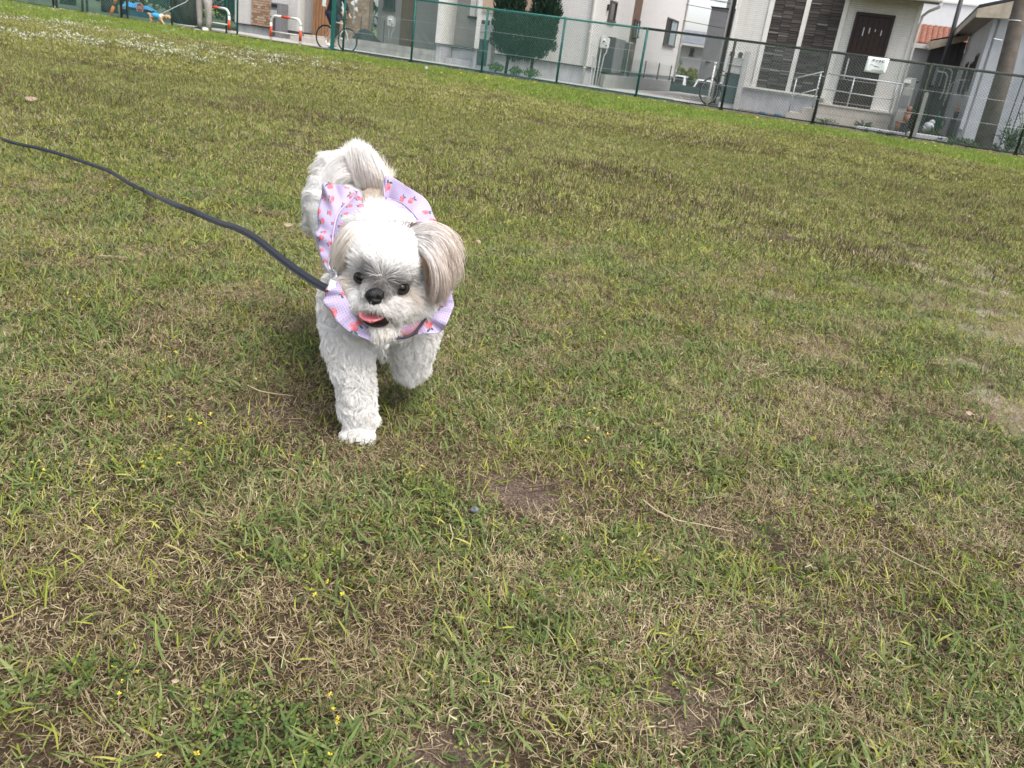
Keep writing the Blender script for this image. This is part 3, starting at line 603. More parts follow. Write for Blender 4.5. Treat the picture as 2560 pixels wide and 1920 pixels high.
# ---- H4: slate-striped house
h4 = thing('house', 'cream house with two dark slate stripes, a brown door and a tiled porch', 'house', 9, 3)
mb = MB(); mb.box(7.38,8.25,3,3.2,.58,5.6); mb.box(7.38,7.58,3.2,9,.0,5.6); mb.box(8.25,9.94,3.02,3.2,.58,5.6); put('wall', mb, M['cream_siding'], h4)
mb = MB(); mb.box(9.94,10.17,3,3.2,.45,2.9); mb.box(11.05,11.56,3,3.2,.45,2.9); mb.box(10.17,11.05,3,3.2,2.54,2.9); mb.box(11.4,11.56,3.2,8,0,2.9); put('wall', mb, M['cream_siding'], h4, label='lower wall round the brown door')
mb = MB(); mb.box(7.36,7.44,2.98,3.01,.58,5.6); mb.box(8.14,8.255,2.975,3.0,.58,5.6); mb.box(8.99,9.10,2.96,3.02,.54,5.6); mb.box(9.86,9.96,2.975,3.02,.54,5.6); mb.box(11.48,11.57,2.975,3.0,.45,2.85); put('corner_trim', mb, M['trim'], h4)
mb = MB(); mb.box(7.42,9.9,3.04,3.2,0,.53); put('foundation', mb, M['found'], h4)
mb = MB(); mb.box(7.4,9.97,2.95,3.05,.53,.575); mb.box(9.98,10.16,2.95,3.0,.44,.48); mb.box(11.06,11.58,2.95,3.0,.44,.48); put('drip_edge', mb, M['trim'], h4)
random.seed(21)
for (a, b) in [(8.26,8.985),(9.105,9.855)]:
    base = MB(); base.box(a, b, 3.0, 3.02, .58, 5.6); put('stone_backing', base, M['stone1'], h4)
shared = {}; o3 = Vector(h4['o'])
for (a, b) in [(8.26,8.985),(9.105,9.855)]:
    cw = (b-a)/3
    for c in range(3):
        z = .585+random.uniform(0,.02)
        while z < 2.86:
            hh = random.choice([.038,.05,.065,.09]); mi = random.choice(['stone1','stone1','stone2','stone2','stone3']) if hh < .06 else random.choice(['stone1','stone2'])
            key = (round(cw,3), hh, mi)
            if key not in shared:
                me = bpy.data.meshes.new('stone_strip'); w_ = cw-.004; q = .003; dd = {'stone1':.018,'stone2':.026,'stone3':.036}[mi]; h_ = hh-.005
                me.from_pydata([(0,0,0),(w_,0,0),(w_,0,h_),(0,0,h_),(q,-dd,q),(w_-q,-dd,q),(w_-q,-dd,h_-q),(q,-dd,h_-q)], [], [(4,5,6,7),(0,1,5,4),(1,2,6,5),(2,3,7,6),(3,0,4,7)]); me.materials.append(M[mi]); shared[key] = me
            o = bpy.data.objects.new('stone_strip', shared[key]); COL.objects.link(o); o.parent = h4
            o.location = Vector((a+c*cw+.002, 3.0+random.uniform(0,.004), z))-o3; z += hh
dr = MB(); dr.box(10.18,10.24,2.95,3.1,.43,2.54); dr.box(10.98,11.05,2.95,3.1,.43,2.54); dr.box(10.24,10.98,2.95,3.1,2.47,2.54); 
d_ = put('front_door', dr, M['brown'], h4)
mb = MB(); mb.box(10.2,11.04,3.07,3.12,.43,2.5); put('door_core', mb, M['brown'], h4)
for k in range(6):
    mb = MB(); mb.box(10.243+.123*k, 10.243+.123*k+.118, 2.985+.004*(k%2), 3.06, .43, 2.468); put('door_board', mb, M['brown'], d_)
mb = MB()
for (u, z0, z1) in [(10.42,2.03,2.22),(10.55,2.10,2.22),(10.68,2.15,2.20),(10.82,2.08,2.20)]: mb.box(u,u+.022,2.972,2.99,z0,z1)
put('glass_slit', mb, M['steel'], d_)
mb = MB(); mb.cyl((10.275,2.92,1.05),(10.275,2.92,1.5),.017); mb.cyl((10.275,2.92,1.09),(10.275,2.99,1.09),.01); mb.cyl((10.275,2.92,1.46),(10.275,2.99,1.46),.01); put('door_handle', mb, M['whitepaint'], d_, True)
mb = MB(); mb.box(9.85,11.85,2.35,3.0,2.86,2.90); put('soffit', mb, M['soffit'], h4)
mb = MB(); mb.box(9.85,11.88,2.28,2.35,2.80,2.93); put('fascia', mb, M['soffit'], h4)
mb = MB(); mb.add([(9.8,2.25,2.94),(11.95,2.25,2.94),(11.95,6,3.9),(9.8,6,3.9),(9.8,2.25,2.90),(11.95,2.25,2.90),(11.95,6,3.86),(9.8,6,3.86)],[(0,1,2,3),(7,6,5,4),(4,5,1,0),(1,5,6,2)]); put('roof', mb, M['roofdark'], h4)
mb = MB(); mb.tube([(9.8,2.22,2.88),(11.92,2.22,2.88)],.055,10); mb.tube([(11.90,2.22,2.85),(11.88,2.24,2.74),(11.70,2.55,2.66),(11.61,2.92,2.58),(11.61,2.93,2.4),(11.61,2.93,.05)],.032,10); put('gutter_pipe', mb, M['pipe'], h4, True)
mb = MB(); mb.add([(7.1,2.6,5.6),(10.3,2.6,5.6),(10.3,9.3,5.6),(7.1,9.3,5.6),(7.1,6,6.5),(10.3,6,6.5)], [(0,1,5,4),(2,3,4,5),(0,4,3),(1,2,5),(3,2,1,0)]); put('upper_roof', mb, M['roofdark'], h4)
mb = MB(); mb.cyl((7.30,2.94,.05),(7.30,2.94,5.5),.045,n=10); put('downpipe', mb, M['dark'], h4, True)
mb = MB(); mb.cyl((7.22,3.0,.05),(7.22,3.0,5.5),.03,n=10); put('downpipe', mb, M['pipe'], h4, True)
mb = MB(); mb.cyl((7.38,1.6,.0),(7.38,1.6,.95),.022,n=8); mb.cyl((7.38,1.6,.95),(7.38,1.6,1.0),.03); put('marker_post', mb, M['whitepaint'], h4, True)
# porch with tiles
pc = MB(); pc.box(9.93,11.54,1.85,2.94,0,.40); put('porch', pc, M['joint'], h4)
k = 0
for i in range(6):
    u0 = 9.93+1.61/6*i
    for j, (z0, z1) in enumerate([(.02,.205),(.21,.40)]):
        mb = MB(); mb.box(u0+.002, u0+1.61/6-.002, 1.835, 1.85, z0, z1); put('porch_tile', mb, M['porch'], h4)
mb = MB(); mb.box(9.91,11.56,1.81,2.94,.401,.43); put('porch_top', mb, M['porch'], h4)
for j, (u0, zt) in enumerate([(9.24,.14),(9.58,.28)]):
    mb = MB(); mb.box(u0,9.92,1.95,2.9,0 if j == 0 else .14,zt); put('step', mb, M['porch'], h4)
hr = thing('handrail', 'grey metal handrail sloping up the steps and along the tiled porch of the cream house', 'handrail', 10.4, 1.8)
def rod(pts, r=.017): mb = MB(); mb.tube(pts, r, 8); return mb
put('rail', rod([(9.20,1.88,.87),(9.84,1.88,1.11),(9.90,1.88,1.11),(9.90,1.88,1.07)]), M['steel'], hr, True)
put('rail', rod([(9.30,1.88,.50),(9.84,1.88,.74)], .012), M['steel'], hr, True)
put('rail', rod([(9.96,1.88,1.09),(11.68,1.88,1.07)]), M['steel'], hr, True)
put('rail', rod([(9.96,1.88,.75),(11.48,1.88,.72)], .012), M['steel'], hr, True)
for (u, z0, z1) in [(9.29,.14,.89),(9.80,.28,1.1),(9.90,.43,1.1),(10.55,.43,1.08),(11.49,.43,1.07),(11.60,.05,1.07)]:
    put('upright', rod([(u,1.88,z0),(u,1.88,z1)], .015), M['steel'], hr, True)
mailunit(7.58, 8.05, 2.0, 1.32, 'silver mailbox stand left of the slate stripes', 0)
# lane-side black bicycle
def bicycle(name, label, u0, u1, v, z, R, fm, facing=1, rot=0):
    """profile bicycle; u0 rear hub, u1 front hub"""
    t = thing(name, label, 'bicycle', (u0+u1)/2, v)
    for u in (u0, u1):
        mb = MB(); mb.tube([(u+R*math.cos(a), v, z+R*math.sin(a)) for a in np.linspace(0, 2*pi, 33)[:-1]], .021, 6, closed=True); wv = put('wheel', mb, M['rubber'], t, True)
        mb = MB(); mb.tube([(u+(R-.03)*math.cos(a), v, z+(R-.03)*math.sin(a)) for a in np.linspace(0, 2*pi, 33)[:-1]], .005, 5, closed=True)
        put('rim', mb, M['steel'], wv, True)
        mb = MB()
        for k in range(14): a = k*2*pi/14; mb.cyl((u,v+.015*(-1)**k,z),(u+(R-.02)*math.cos(a),v,z+(R-.02)*math.sin(a)),.0010,n=3,cap=False)
        mb.cyl((u,v-.03,z),(u,v+.03,z),.018); put('spokes', mb, M['steel'], wv)
    s = 1 if u1 > u0 else -1; W = abs(u1-u0)
    bb = (u0+s*.42*W, v, z-.03); seat = (u0+s*.28*W, v, z+.42); head = (u0+s*.83*W, v, z+.40); head2 = (u0+s*.86*W, v, z+.30)
    mb = MB(); mb.cyl(seat, head, .015); mb.cyl(bb, head2, .018); mb.cyl(bb, seat, .015); mb.cyl((u0,v+.03,z), bb, .010); mb.cyl((u0,v+.03,z), seat, .009)
    mb.cyl(head, head2, .02); mb.tube([head2, (u1-s*.02,v+.02,z+.1), (u1,v+.02,z)], .013); put('frame', mb, fm, t, True)
    mb = MB(); mb.cyl(seat, (seat[0]-s*.03,v,z+.56), .013); mb.ell((seat[0]-s*.03,v,z+.58),(.12,.06,.025),10,6); put('saddle', mb, M['dark'], t, True)
    mb = MB(); mb.cyl(head, (head[0]-s*.01,v,z+.50), .014); mb.tube([(head[0]-s*.02,v-.22,z+.50),(head[0],v-.1,z+.51),(head[0],v+.1,z+.51),(head[0]-s*.02,v+.22,z+.50)], .012); put('handlebar', mb, M['dark'], t, True)
    mb = MB(); mb.tube([(bb[0]+.08*math.cos(a),v-.04,bb[2]+.08*math.sin(a)) for a in np.linspace(0,2*pi,17)[:-1]], .006, 5, closed=True)
    mb.cyl((bb[0],v-.06,bb[2]),(bb[0]+.05,v-.07,bb[2]-.16),.008); mb.cyl((bb[0],v+.06,bb[2]),(bb[0]-.05,v+.07,bb[2]+.16),.008); mb.box(bb[0]+.0,bb[0]+.1,v-.14,v-.07,bb[2]-.175,bb[2]-.155); mb.box(bb[0]-.1,bb[0],v+.07,v+.14,bb[2]+.155,bb[2]+.175); put('crank', mb, M['dark'], t)
    return t, bb, seat, head
b2, *_ = bicycle('bicycle', 'black bicycle parked against the corner of the slate-striped house', 8.15, 7.30, 3.4, .33, .31, M['dark'])
b2.rotation_euler = (0,0,TH+.95); b2.location = L(7.47, 2.75, .0)
# ---- cyclist
bk, bb, seat, head = bicycle('bicycle', 'white road bicycle with black tyres ridden past the gate opening', -3.18, -2.46, .8, .28, .30, M['bikewhite'])
def figure(name, label, cat_parts, verts, edges, radii, u, v, mat_, rootidx=0, parent=None, pname='body', sub=2):
    me = bpy.data.meshes.new(pname); o3 = Vector((u, v, 0)); me.from_pydata([Vector(p)-o3 for p in verts], edges, [])
    o = bpy.data.objects.new(pname, me); COL.objects.link(o)
    sk = o.modifiers.new('skin', 'SKIN'); sk.use_smooth_shade = True
    for i, r_ in enumerate(radii): me.skin_vertices[0].data[i].radius = (r_, r_) if not isinstance(r_, tuple) else r_
    me.skin_vertices[0].data[rootidx].use_root = True
    s = o.modifiers.new('sub', 'SUBSURF'); s.levels = sub; s.render_levels = sub
    dg = bpy.context.evaluated_depsgraph_get(); me2 = bpy.data.meshes.new_from_object(o.evaluated_get(dg)); bpy.data.objects.remove(o)
    me2.name = pname; me2.materials.clear(); me2.materials.append(mat_); me2.polygons.foreach_set('use_smooth', [True]*len(me2.polygons))
    o = bpy.data.objects.new(pname, me2); COL.objects.link(o); o.parent = parent; return o
p1 = thing('person', 'cyclist in dark clothes and white shoes riding the white road bicycle', 'person', -2.95, .8)
V8 = .8
def seg(a, b, n): return [tuple(Vector(a).lerp(Vector(b), i/n)) for i in range(1, n+1)]
hip = (-3.02, V8, .92)
vs = [hip, (-2.95,V8,1.10), (-2.86,V8,1.32), (-2.80,V8,1.46), (-2.76,V8,1.56), (-2.74,V8,1.66)]
ed = [(0,1),(1,2),(2,3),(3,4),(4,5)]; rd = [.13,.12,.14,.06,.085,.095]
def limb(start, pts, rs):
    prev = start
    for p, r_ in zip(pts, rs):
        vs.append(p); rd.append(r_); ed.append((prev, len(vs)-1)); prev = len(vs)-1
limb(0, [(-3.02,V8-.1,.88),(-2.86,V8-.1,.60),(-3.04,V8-.12,.15),(-2.97,V8-.12,.12)], [.085,.055,.032,.025])
limb(0, [(-3.02,V8+.1,.88),(-2.74,V8+.1,.70),(-2.80,V8+.12,.32),(-2.72,V8+.12,.30)], [.085,.055,.032,.025])
limb(2, [(-2.82,V8-.19,1.36),(-2.68,V8-.20,1.12),(-2.52,V8-.19,.90),(-2.48,V8-.18,.86)], [.045,.036,.026,.02])
limb(2, [(-2.82,V8+.19,1.36),(-2.66,V8+.20,1.10),(-2.55,V8+.19,.88),(-2.50,V8+.18,.84)], [.045,.036,.026,.02])
figure('body', '', '', vs, ed, rd, -2.95, .8, M['skin'], 0, p1)
mb = MB()
def capsule(mb, a, b, r0, r1, n=12):
    a = Vector(a); b = Vector(b); mb.tube([a, a.lerp(b,.25), a.lerp(b,.5), a.lerp(b,.75), b], [r0,r0+(r1-r0)*.25,r0+(r1-r0)*.5,r0+(r1-r0)*.75,r1], n)
capsule(mb, (-3.03,V8,.84), (-2.84,V8,1.42), .155, .17); mb.tube([(-2.82,V8-.16,1.38),(-2.68,V8-.20,1.12),(-2.57,V8-.19,.97)],[.06,.05,.04],10); mb.tube([(-2.82,V8+.16,1.38),(-2.66,V8+.20,1.10),(-2.60,V8+.19,.95)],[.06,.05,.04],10)
put('jacket', mb, M['black'], p1, True)
mb = MB(); capsule(mb, (-3.02,V8-.09,.92), (-2.89,V8-.1,.64), .12, .085); capsule(mb, (-3.02,V8+.09,.92), (-2.78,V8+.1,.72), .12, .085); mb.ell((-3.04,V8,.9),(.16,.17,.13)); put('shorts', mb, M['navy'], p1, True)
mb = MB(); mb.box(-3.20,-3.12,V8-.18,V8-.12,1.05,1.32); put('bag', mb, M['whitecloth'], p1)
for (u, v, z) in [(-3.0,V8-.12,.10),(-2.76,V8+.12,.28)]:
    mb = MB(); mb.ell((u,v,z),(.125,.045,.045)); mb.cyl((u-.05,v,z),(u-.05,v,z+.10),.04); put('shoe', mb, M['sole'], p1, True)
mb = MB(); mb.ell((-2.74,V8,1.72),(.12,.10,.10)); put('helmet', mb, M['whitepaint'], p1, True)
# ---- walker with grey trousers
p2 = thing('person', 'walker in light grey trousers and black-and-white shoes standing by the barrier', 'person', -6.55, -.15)
v0 = -.15
vs = [(-6.55,v0,.92),(-6.55,v0,1.15),(-6.55,v0,1.38),(-6.55,v0,1.48),(-6.55,v0,1.56),(-6.54,v0-.02,1.66)]; ed = [(0,1),(1,2),(2,3),(3,4),(4,5)]; rd = [.13,.12,.14,.055,.08,.09]
limb(0, [(-6.66,v0,.86),(-6.67,v0-.02,.48),(-6.68,v0+.02,.08),(-6.70,v0-.08,.04)], [.09,.06,.04,.035])
limb(0, [(-6.42,v0,.86),(-6.38,v0+.02,.48),(-6.40,v0+.05,.08),(-6.40,v0-.05,.04)], [.09,.06,.04,.035])
limb(2, [(-6.72,v0,1.40),(-6.78,v0,1.14),(-6.80,v0-.1,.92),(-6.80,v0-.14,.87)], [.045,.036,.028,.022])
limb(2, [(-6.38,v0,1.40),(-6.33,v0,1.14),(-6.33,v0-.05,.88),(-6.33,v0-.08,.82)], [.045,.036,.028,.022])
figure('body', '', '', vs, ed, rd, -6.55, v0, M['skin'], 0, p2)
mb = MB(); mb.tube([(-6.63,v0,.92),(-6.665,v0,.70),(-6.67,v0-.02,.48),(-6.685,v0,.25),(-6.69,v0,.07)],[.125,.115,.085,.075,.07],12); mb.tube([(-6.46,v0,.92),(-6.40,v0,.70),(-6.38,v0+.01,.48),(-6.395,v0+.03,.25),(-6.41,v0+.04,.03)],[.125,.115,.085,.075,.075],12); mb.ell((-6.55,v0,.93),(.185,.13,.12)); put('trousers', mb, M['greytrouser'], p2, True)
mb = MB(); capsule(mb, (-6.55,v0,.95), (-6.55,v0,1.42), .19, .17); mb.tube([(-6.70,v0,1.40),(-6.78,v0,1.14),(-6.80,v0-.08,.96)],[.07,.055,.045],10); mb.tube([(-6.40,v0,1.40),(-6.33,v0,1.14),(-6.33,v0-.04,.94)],[.07,.055,.045],10); put('jacket', mb, M['navy'], p2, True)
for u in (-6.70, -6.41):
    mb = MB(); mb.ell((u,v0-.07,.035),(.055,.14,.05)); s_ = put('shoe', mb, M['dark'] if u < -6.5 else M['whitepaint'], p2, True)
    mb = MB(); mb.ell((u,v0-.07,.012),(.058,.143,.022)); put('sole', mb, M['sole'], s_, True)
mb = MB(); mb.ell((-6.54,v0+.01,1.70),(.10,.11,.09)); put('hair', mb, M['dark'], p2, True)
# ---- apricot dog in a blue vest
d2 = thing('dog', 'apricot curly dog in a light blue vest sniffing the grass by the court fence', 'dog', -8.45, -.3)
v0 = -.3
vs = [(-8.68,v0,.185),(-8.52,v0,.18),(-8.34,v0,.175),(-8.22,v0,.215),(-8.09,v0,.235),(-8.02,v0,.175)]; ed = [(0,1),(1,2),(2,3),(3,4),(4,5)]; rd = [.062,.068,.062,.045,.055,.03]
limb(0, [(-8.70,v0-.04,.11),(-8.66,v0-.045,.05),(-8.74,v0-.045,-.02),(-8.72,v0-.05,-.07)], [.04,.026,.021,.022])
limb(0, [(-8.66,v0+.04,.11),(-8.58,v0+.045,.05),(-8.62,v0+.045,-.01),(-8.59,v0+.05,-.06)], [.04,.026,.021,.022])
limb(2, [(-8.30,v0-.04,.10),(-8.22,v0-.045,.02),(-8.16,v0-.045,-.03),(-8.13,v0-.05,-.06)], [.032,.024,.02,.022])
limb(2, [(-8.36,v0+.04,.10),(-8.40,v0+.045,.02),(-8.42,v0+.045,-.04),(-8.39,v0+.05,-.07)], [.032,.024,.02,.022])
limb(0, [(-8.76,v0,.22),(-8.84,v0,.235)], [.028,.034])
figure('body', '', '', vs, ed, rd, -8.45, -.3, M['poodle'], 0, d2)
mb = MB(); mb.tube([(-8.66,v0,.20),(-8.55,v0,.20),(-8.42,v0,.19),(-8.32,v0,.19)],[.066,.078,.078,.068],14); put('vest', mb, M['poodleblue'], d2, True)
mb = MB(); mb.tube([(-8.36,v0,.20),(-8.30,v0,.20)],[.075,.068],14); put('collar', mb, M['whitecloth'], d2, True)
mb = MB(); mb.ell((-8.12,v0-.05,.215),(.035,.02,.05)); put('ear', mb, M['poodle'], d2, True)
mb = MB(); mb.ell((-8.0,v0-.005,.155),(.014,.014,.012)); put('nose', mb, M['dark'], d2, True)
d2.location = L(-8.03, -.3, 0)
mb = MB(); mb.tube([(-7.92,v0,.27),(-7.7,-.3,.37),(-7.4,-.3,.51),(-7.1,-.25,.66),(-6.80,-.27,.87)],.009,6); solo('dog_leash', mb, M['whitecloth'], -7.9, -.3, .2, label='thin pale leash from the apricot dog up to the walker', cat='leash', smooth=True)
# ================================================================= RIGHT: gap between houses and the old gable house
t = thing('building', 'large white building high behind the orange tiled roof', 'building', 12.5, 14)
mb = MB(); mb.add([(10.5,14,0),(15.5,14,0),(15.5,14,3.95),(10.5,14,4.15),(10.5,20,0),(15.5,20,0),(15.5,20,3.95),(10.5,20,4.15)],[(0,1,2,3),(1,5,6,2),(5,4,7,6),(4,0,3,7),(3,2,6,7)]); put('wall', mb, M['farwhite'], t)
mb = MB(); mb.box(10.4,15.6,13.95,14.0,4.0,4.05); put('roof_edge', mb, M['trim'], t)
t = thing('house', 'white house with an orange tiled roof, seen in the gap beside the gable house', 'house', 12.3, 10)
mb = MB(); mb.box(10.6,14,10,13,0,2.30); put('wall', mb, M['farwhite'], t)
mb = MB(); mb.box(10.6,14,9.85,9.97,2.30,2.42); put('gutter', mb, M['trim'], t)
for j in range(8):
    for i in range(12):
        u = 11.2+.155*i; v0_ = 9.85+.19*j; z = 2.45+.075*j
        mb = MB(); nseg = 5; pts = []
        for q in range(nseg+1):
            a = pi*q/nseg; pts.append((u+.0775-.0775*math.cos(a), v0_, z+.035*math.sin(a))); 
        for q in range(nseg+1):
            a = pi*q/nseg; pts.append((u+.0775-.0775*math.cos(a), v0_+.2, z+.085+.03*math.sin(a)))
        mb.add(pts, [(q, q+1, nseg+2+q, nseg+1+q) for q in range(nseg)]+[tuple(range(nseg, -1, -1))]); put('roof_tile', mb, M['orangetile'], t, True)
mb = MB(); mb.add([(11.0,9.86,2.43),(14,9.86,2.43),(14,11.5,3.06),(11.0,11.5,3.06)],[(0,1,2,3)]); put('roof', mb, M['orangetile'], t)
mb = MB(); mb.tube([(12.58,8.3,0),(12.58,8.3,2.6),(12.53,8.3,4.5)],.062,12); solo('chimney_pole', mb, M['darkgrey'], 12.6, 8.3, 0, label='dark upright pole standing in front of the orange tiled roof', cat='pole', smooth=True)
t = thing('gate_pillar', 'grey gate pillar with a small lamp between the cream house and the fence post', 'pillar', 11.7, 1.5)
mb = MB(); mb.box(11.63,11.84,1.5,1.75,0,1.22); put('column', mb, M['concrete'], t, bevel=.008)
mb = MB(); mb.box(11.60,11.74,1.46,1.5,1.10,1.18); put('lamp', mb, M['trim'], t)
mb = MB(); mb.ell((11.86,1.55,1.17),(.05,.05,.045)); put('lamp_shade', mb, M['dark'], t, True)
mb = MB(); mb.box(11.66,11.81,1.487,1.5,.60,.85); put('plate', mb, M['greybld'], t)
for k, (u, z, r_) in enumerate([(11.86,.40,.075),(11.76,.18,.10)]):
    t = MB(); t.cyl((u,1.3,z-.11),(u,1.3,z+.10),r_*.75,r_,n=12); t.cyl((u,1.3,z+.09),(u,1.3,z+.12),r_*1.1,n=12)
    if k == 0: t.cyl((u,1.3,z+.12),(u,1.3,z+.24),r_*.6,r_*.8,n=12)
    solo('plant_pot', t, M['terracotta'], u, 1.3, 0 if k else .3, label=['stack of small terracotta pots beside the grey gate pillar','larger terracotta pot at the foot of the gate pillar'][k], cat='plant pot', smooth=True)
mb = MB(); mb.box(11.78,11.94,1.2,1.45,.0,.285); mb.box(11.6,11.76,1.22,1.4,0,.065); solo('pot_stand', mb, M['dark'], 11.8, 1.3, 0, label='dark low stand holding the terracotta pots', cat='stand')
t = thing('shrub', 'dark leafy shrub between the gate pillar and the fence post', 'shrub', 12.1, 1.4)
put('foliage', foliage((12.08,1.5,.38), (.20,.2,.36), 900, .035, shell=.2), M['leafdark'], t)
# gable house
h5 = thing('house', 'old grey-blue gable house with dark side windows at the right edge', 'house', 15, 2.6)
mb = MB(); mb.add([(13.08,2.6,0),(19,2.6,0),(19,2.6,2.7),(16,2.6,3.7),(13.08,2.6,2.72)],[(0,1,2,3,4)]); mb.box(13.08,13.2,2.6,9,0,2.70); put('wall', mb, M['bluewall'], h5)
mb = MB(); mb.box(13.06,13.14,2.56,2.60,.3,2.66); put('corner_trim', mb, M['bluewall'], h5)
for (vv, z0, z1) in [(3.6,1.15,2.0),(4.5,1.05,1.85),(6.0,1.1,1.9)]:
    mb = MB(); mb.box(13.05,13.085,vv,vv+.55,z0,z1); w_ = put('window', mb, M['brownframe'], h5); mb = MB(); mb.box(13.04,13.055,vv+.05,vv+.50,z0+.05,z1-.05); put('pane', mb, M['glass'], w_)
mb = MB(); mb.add([(12.66,2.25,2.82),(16,2.25,3.92),(16,9,3.92),(12.66,9,2.82),(12.66,2.25,2.88),(16,2.25,3.98),(16,9,3.98),(12.66,9,2.88)],[(3,2,1,0),(4,5,6,7),(0,1,5,4),(3,0,4,7)]); mb.add([(16,2.25,3.98),(19.4,2.25,2.88),(19.4,9,2.88),(16,9,3.98)],[(0,1,2,3)]); put('roof', mb, M['roofdark'], h5)
mb = MB(); mb.box(12.70,13.10,2.3,9,2.715,2.735); put('soffit', mb, M['soffit'], h5)
mb = MB(); mb.box(12.66,12.70,2.27,9,2.66,2.81); put('fascia', mb, M['fascia'], h5)
mb = MB(); mb.add([(12.66,2.2,2.62),(13.30,2.2,2.66),(13.36,2.2,2.86),(16,2.2,3.70),(16,2.2,3.90),(12.66,2.2,2.80),(12.66,2.24,2.62),(13.30,2.24,2.66),(13.36,2.24,2.86),(16,2.24,3.70),(16,2.24,3.90),(12.66,2.24,2.80)],[(0,1,2,5),(2,3,4,5),(6,11,8,7),(8,11,10,9),(0,5,11,6),(0,6,7,1),(1,7,8,2),(2,8,9,3)]); put('barge_board', mb, M['fascia'], h5)
# lean-to at the back
mb = MB(); mb.box(12.28,13.07,9.0,9.2,0,2.55); mb.box(12.20,12.30,9.2,12,0,2.4); put('lean_to_wall', mb, M['shed'], h5)
for k in range(5): mb = MB(); mb.box(12.28+.158*k,12.295+.158*k,8.975,9.0,0,2.5); put('batten', mb, M['darkgrey'], h5)
mb = MB(); mb.add([(12.10,8.7,2.42),(13.05,8.7,2.72),(13.05,11,2.72),(12.10,11,2.42),(12.10,8.7,2.49),(13.05,8.7,2.79),(13.05,11,2.79),(12.10,11,2.49)],[(3,2,1,0),(4,5,6,7),(3,0,4,7)]); put('lean_to_roof', mb, M['roofdark'], h5)
mb = MB(); mb.add([(12.05,8.68,2.28),(12.12,8.68,2.22),(13.05,8.68,2.57),(13.05,8.68,2.73),(12.12,8.68,2.46),(12.05,8.7,2.44)],[(0,1,2,3,4,5)]); put('lean_to_fascia', mb, M['fascia'], h5)
win(h5, 12.42, 12.75, 1.25, 1.85, 8.98, M['dark'], M['glasslite'])
t = thing('heating_pipes', 'pale bent pipes looping down the side wall of the gable house', 'pipes', 12.8, 5)
mb = MB(); mb.tube([(12.40,5,1.66),(12.62,5,1.65),(12.70,5,1.58),(12.72,5,1.3),(12.72,5,.75)],.018,8); mb.tube([(12.36,5,1.55),(12.55,5,1.54),(12.62,5,1.46),(12.64,5,1.1),(12.60,5,.9)],.018,8); mb.tube([(13.05,4.6,1.42),(12.86,4.7,1.40),(12.76,4.9,1.30),(12.74,5,.9)],.014,8); put('pipe', mb, M['pipe'], t, True)
t = thing('hose_reel', 'bright green hose reel in the dark side yard of the gable house', 'hose reel', 12.75, 4.5)
mb = MB(); mb.cyl((12.7,4.5,.2),(12.66,4.5,.65),.015); mb.cyl((12.82,4.5,.2),(12.70,4.5,.5),.015); mb.tube([(12.74+.12*math.cos(a),4.45,.34+.12*math.sin(a)) for a in np.linspace(0,2*pi,17)[:-1]],.012,6,closed=True); put('reel', mb, mat('green_plastic',(.01,.22,.09),.4), t, True)
t = thing('bucket', 'pale plastic sack lying at the foot of the side yard wall', 'sack', 12.35, 2.6)
mb = MB(); mb.ell((12.42,2.7,.26),(.12,.10,.10)); mb.ell((12.47,2.72,.36),(.07,.06,.06)); mb.ell((12.37,2.7,.20),(.11,.09,.08)); put('sack', mb, M['bluewall'], t, True)
mb = MB(); mb.ell((12.98,3.6,.75),(.04,.04,.05)); solo('buoy', mb, M['orange'], 12.98, 3.6, .7, label='small orange-red object hanging in the dark side yard', cat='ornament', smooth=True)
mb = MB(); mb.box(12.93,13.03,3.5,3.6,.50,.67); mb.box(12.90,13.02,3.3,3.7,0,.5); solo('crate', mb, M['darkgrey'], 12.98, 3.5, 0, label='dark box stack below the small orange-red object', cat='box')
t = thing('ground_slab', 'low pale concrete slab beside the fence post near the gable house', 'slab', 12.2, .8)
mb = MB(); mb.box(11.95,12.75,.6,.95,0,.12); mb.box(10.9,11.9,.5,.8,0,.09); put('slab', mb, M['found'], t, bevel=.01)
t = thing('ac_base', 'pale grey upright board right behind the fence post near the gable house', 'board', 12.05, .9)
mb = MB(); mb.box(12.02,12.12,.35,.45,0,.95); put('board', mb, M['concrete'], t)
# utility pole
t = thing('utility_pole', 'thick brown-grey concrete utility pole in front of the gable house', 'utility pole', 13.45, 1.0)
mb = MB(); mb.tube([(13.48,1.0,-.05),(13.44,1.0,1.5),(13.33,1.0,2.9),(13.15,1.0,6.5)],[.185,.165,.145,.115],20); put('pole', mb, M['pole'], t, True)
mb = MB(); mb.tube([(13.34+.15*math.cos(a),1.0+.15*math.sin(a),2.52) for a in np.linspace(0,2*pi,21)[:-1]],.012,6,closed=True); put('steel_band', mb, M['steel'], t, True)
mb = MB(); mb.cyl((13.20,.9,2.13),(13.03,.86,2.14),.012); put('step_bolt', mb, M['steel'], t)
for (u, lab) in [(13.98,'thin dark cable running down the wall right of the utility pole, nearer one'),(14.12,'thin dark cable running down the wall right of the utility pole, outer one')]:
    mb = MB(); mb.tube([(u,2.52,0),(u+.02,2.52,1.5),(u+.01,2.52,3)],.012,6); solo('cable', mb, M['dark'], u, 2.52, 0, label=lab, cat='cable', smooth=True)
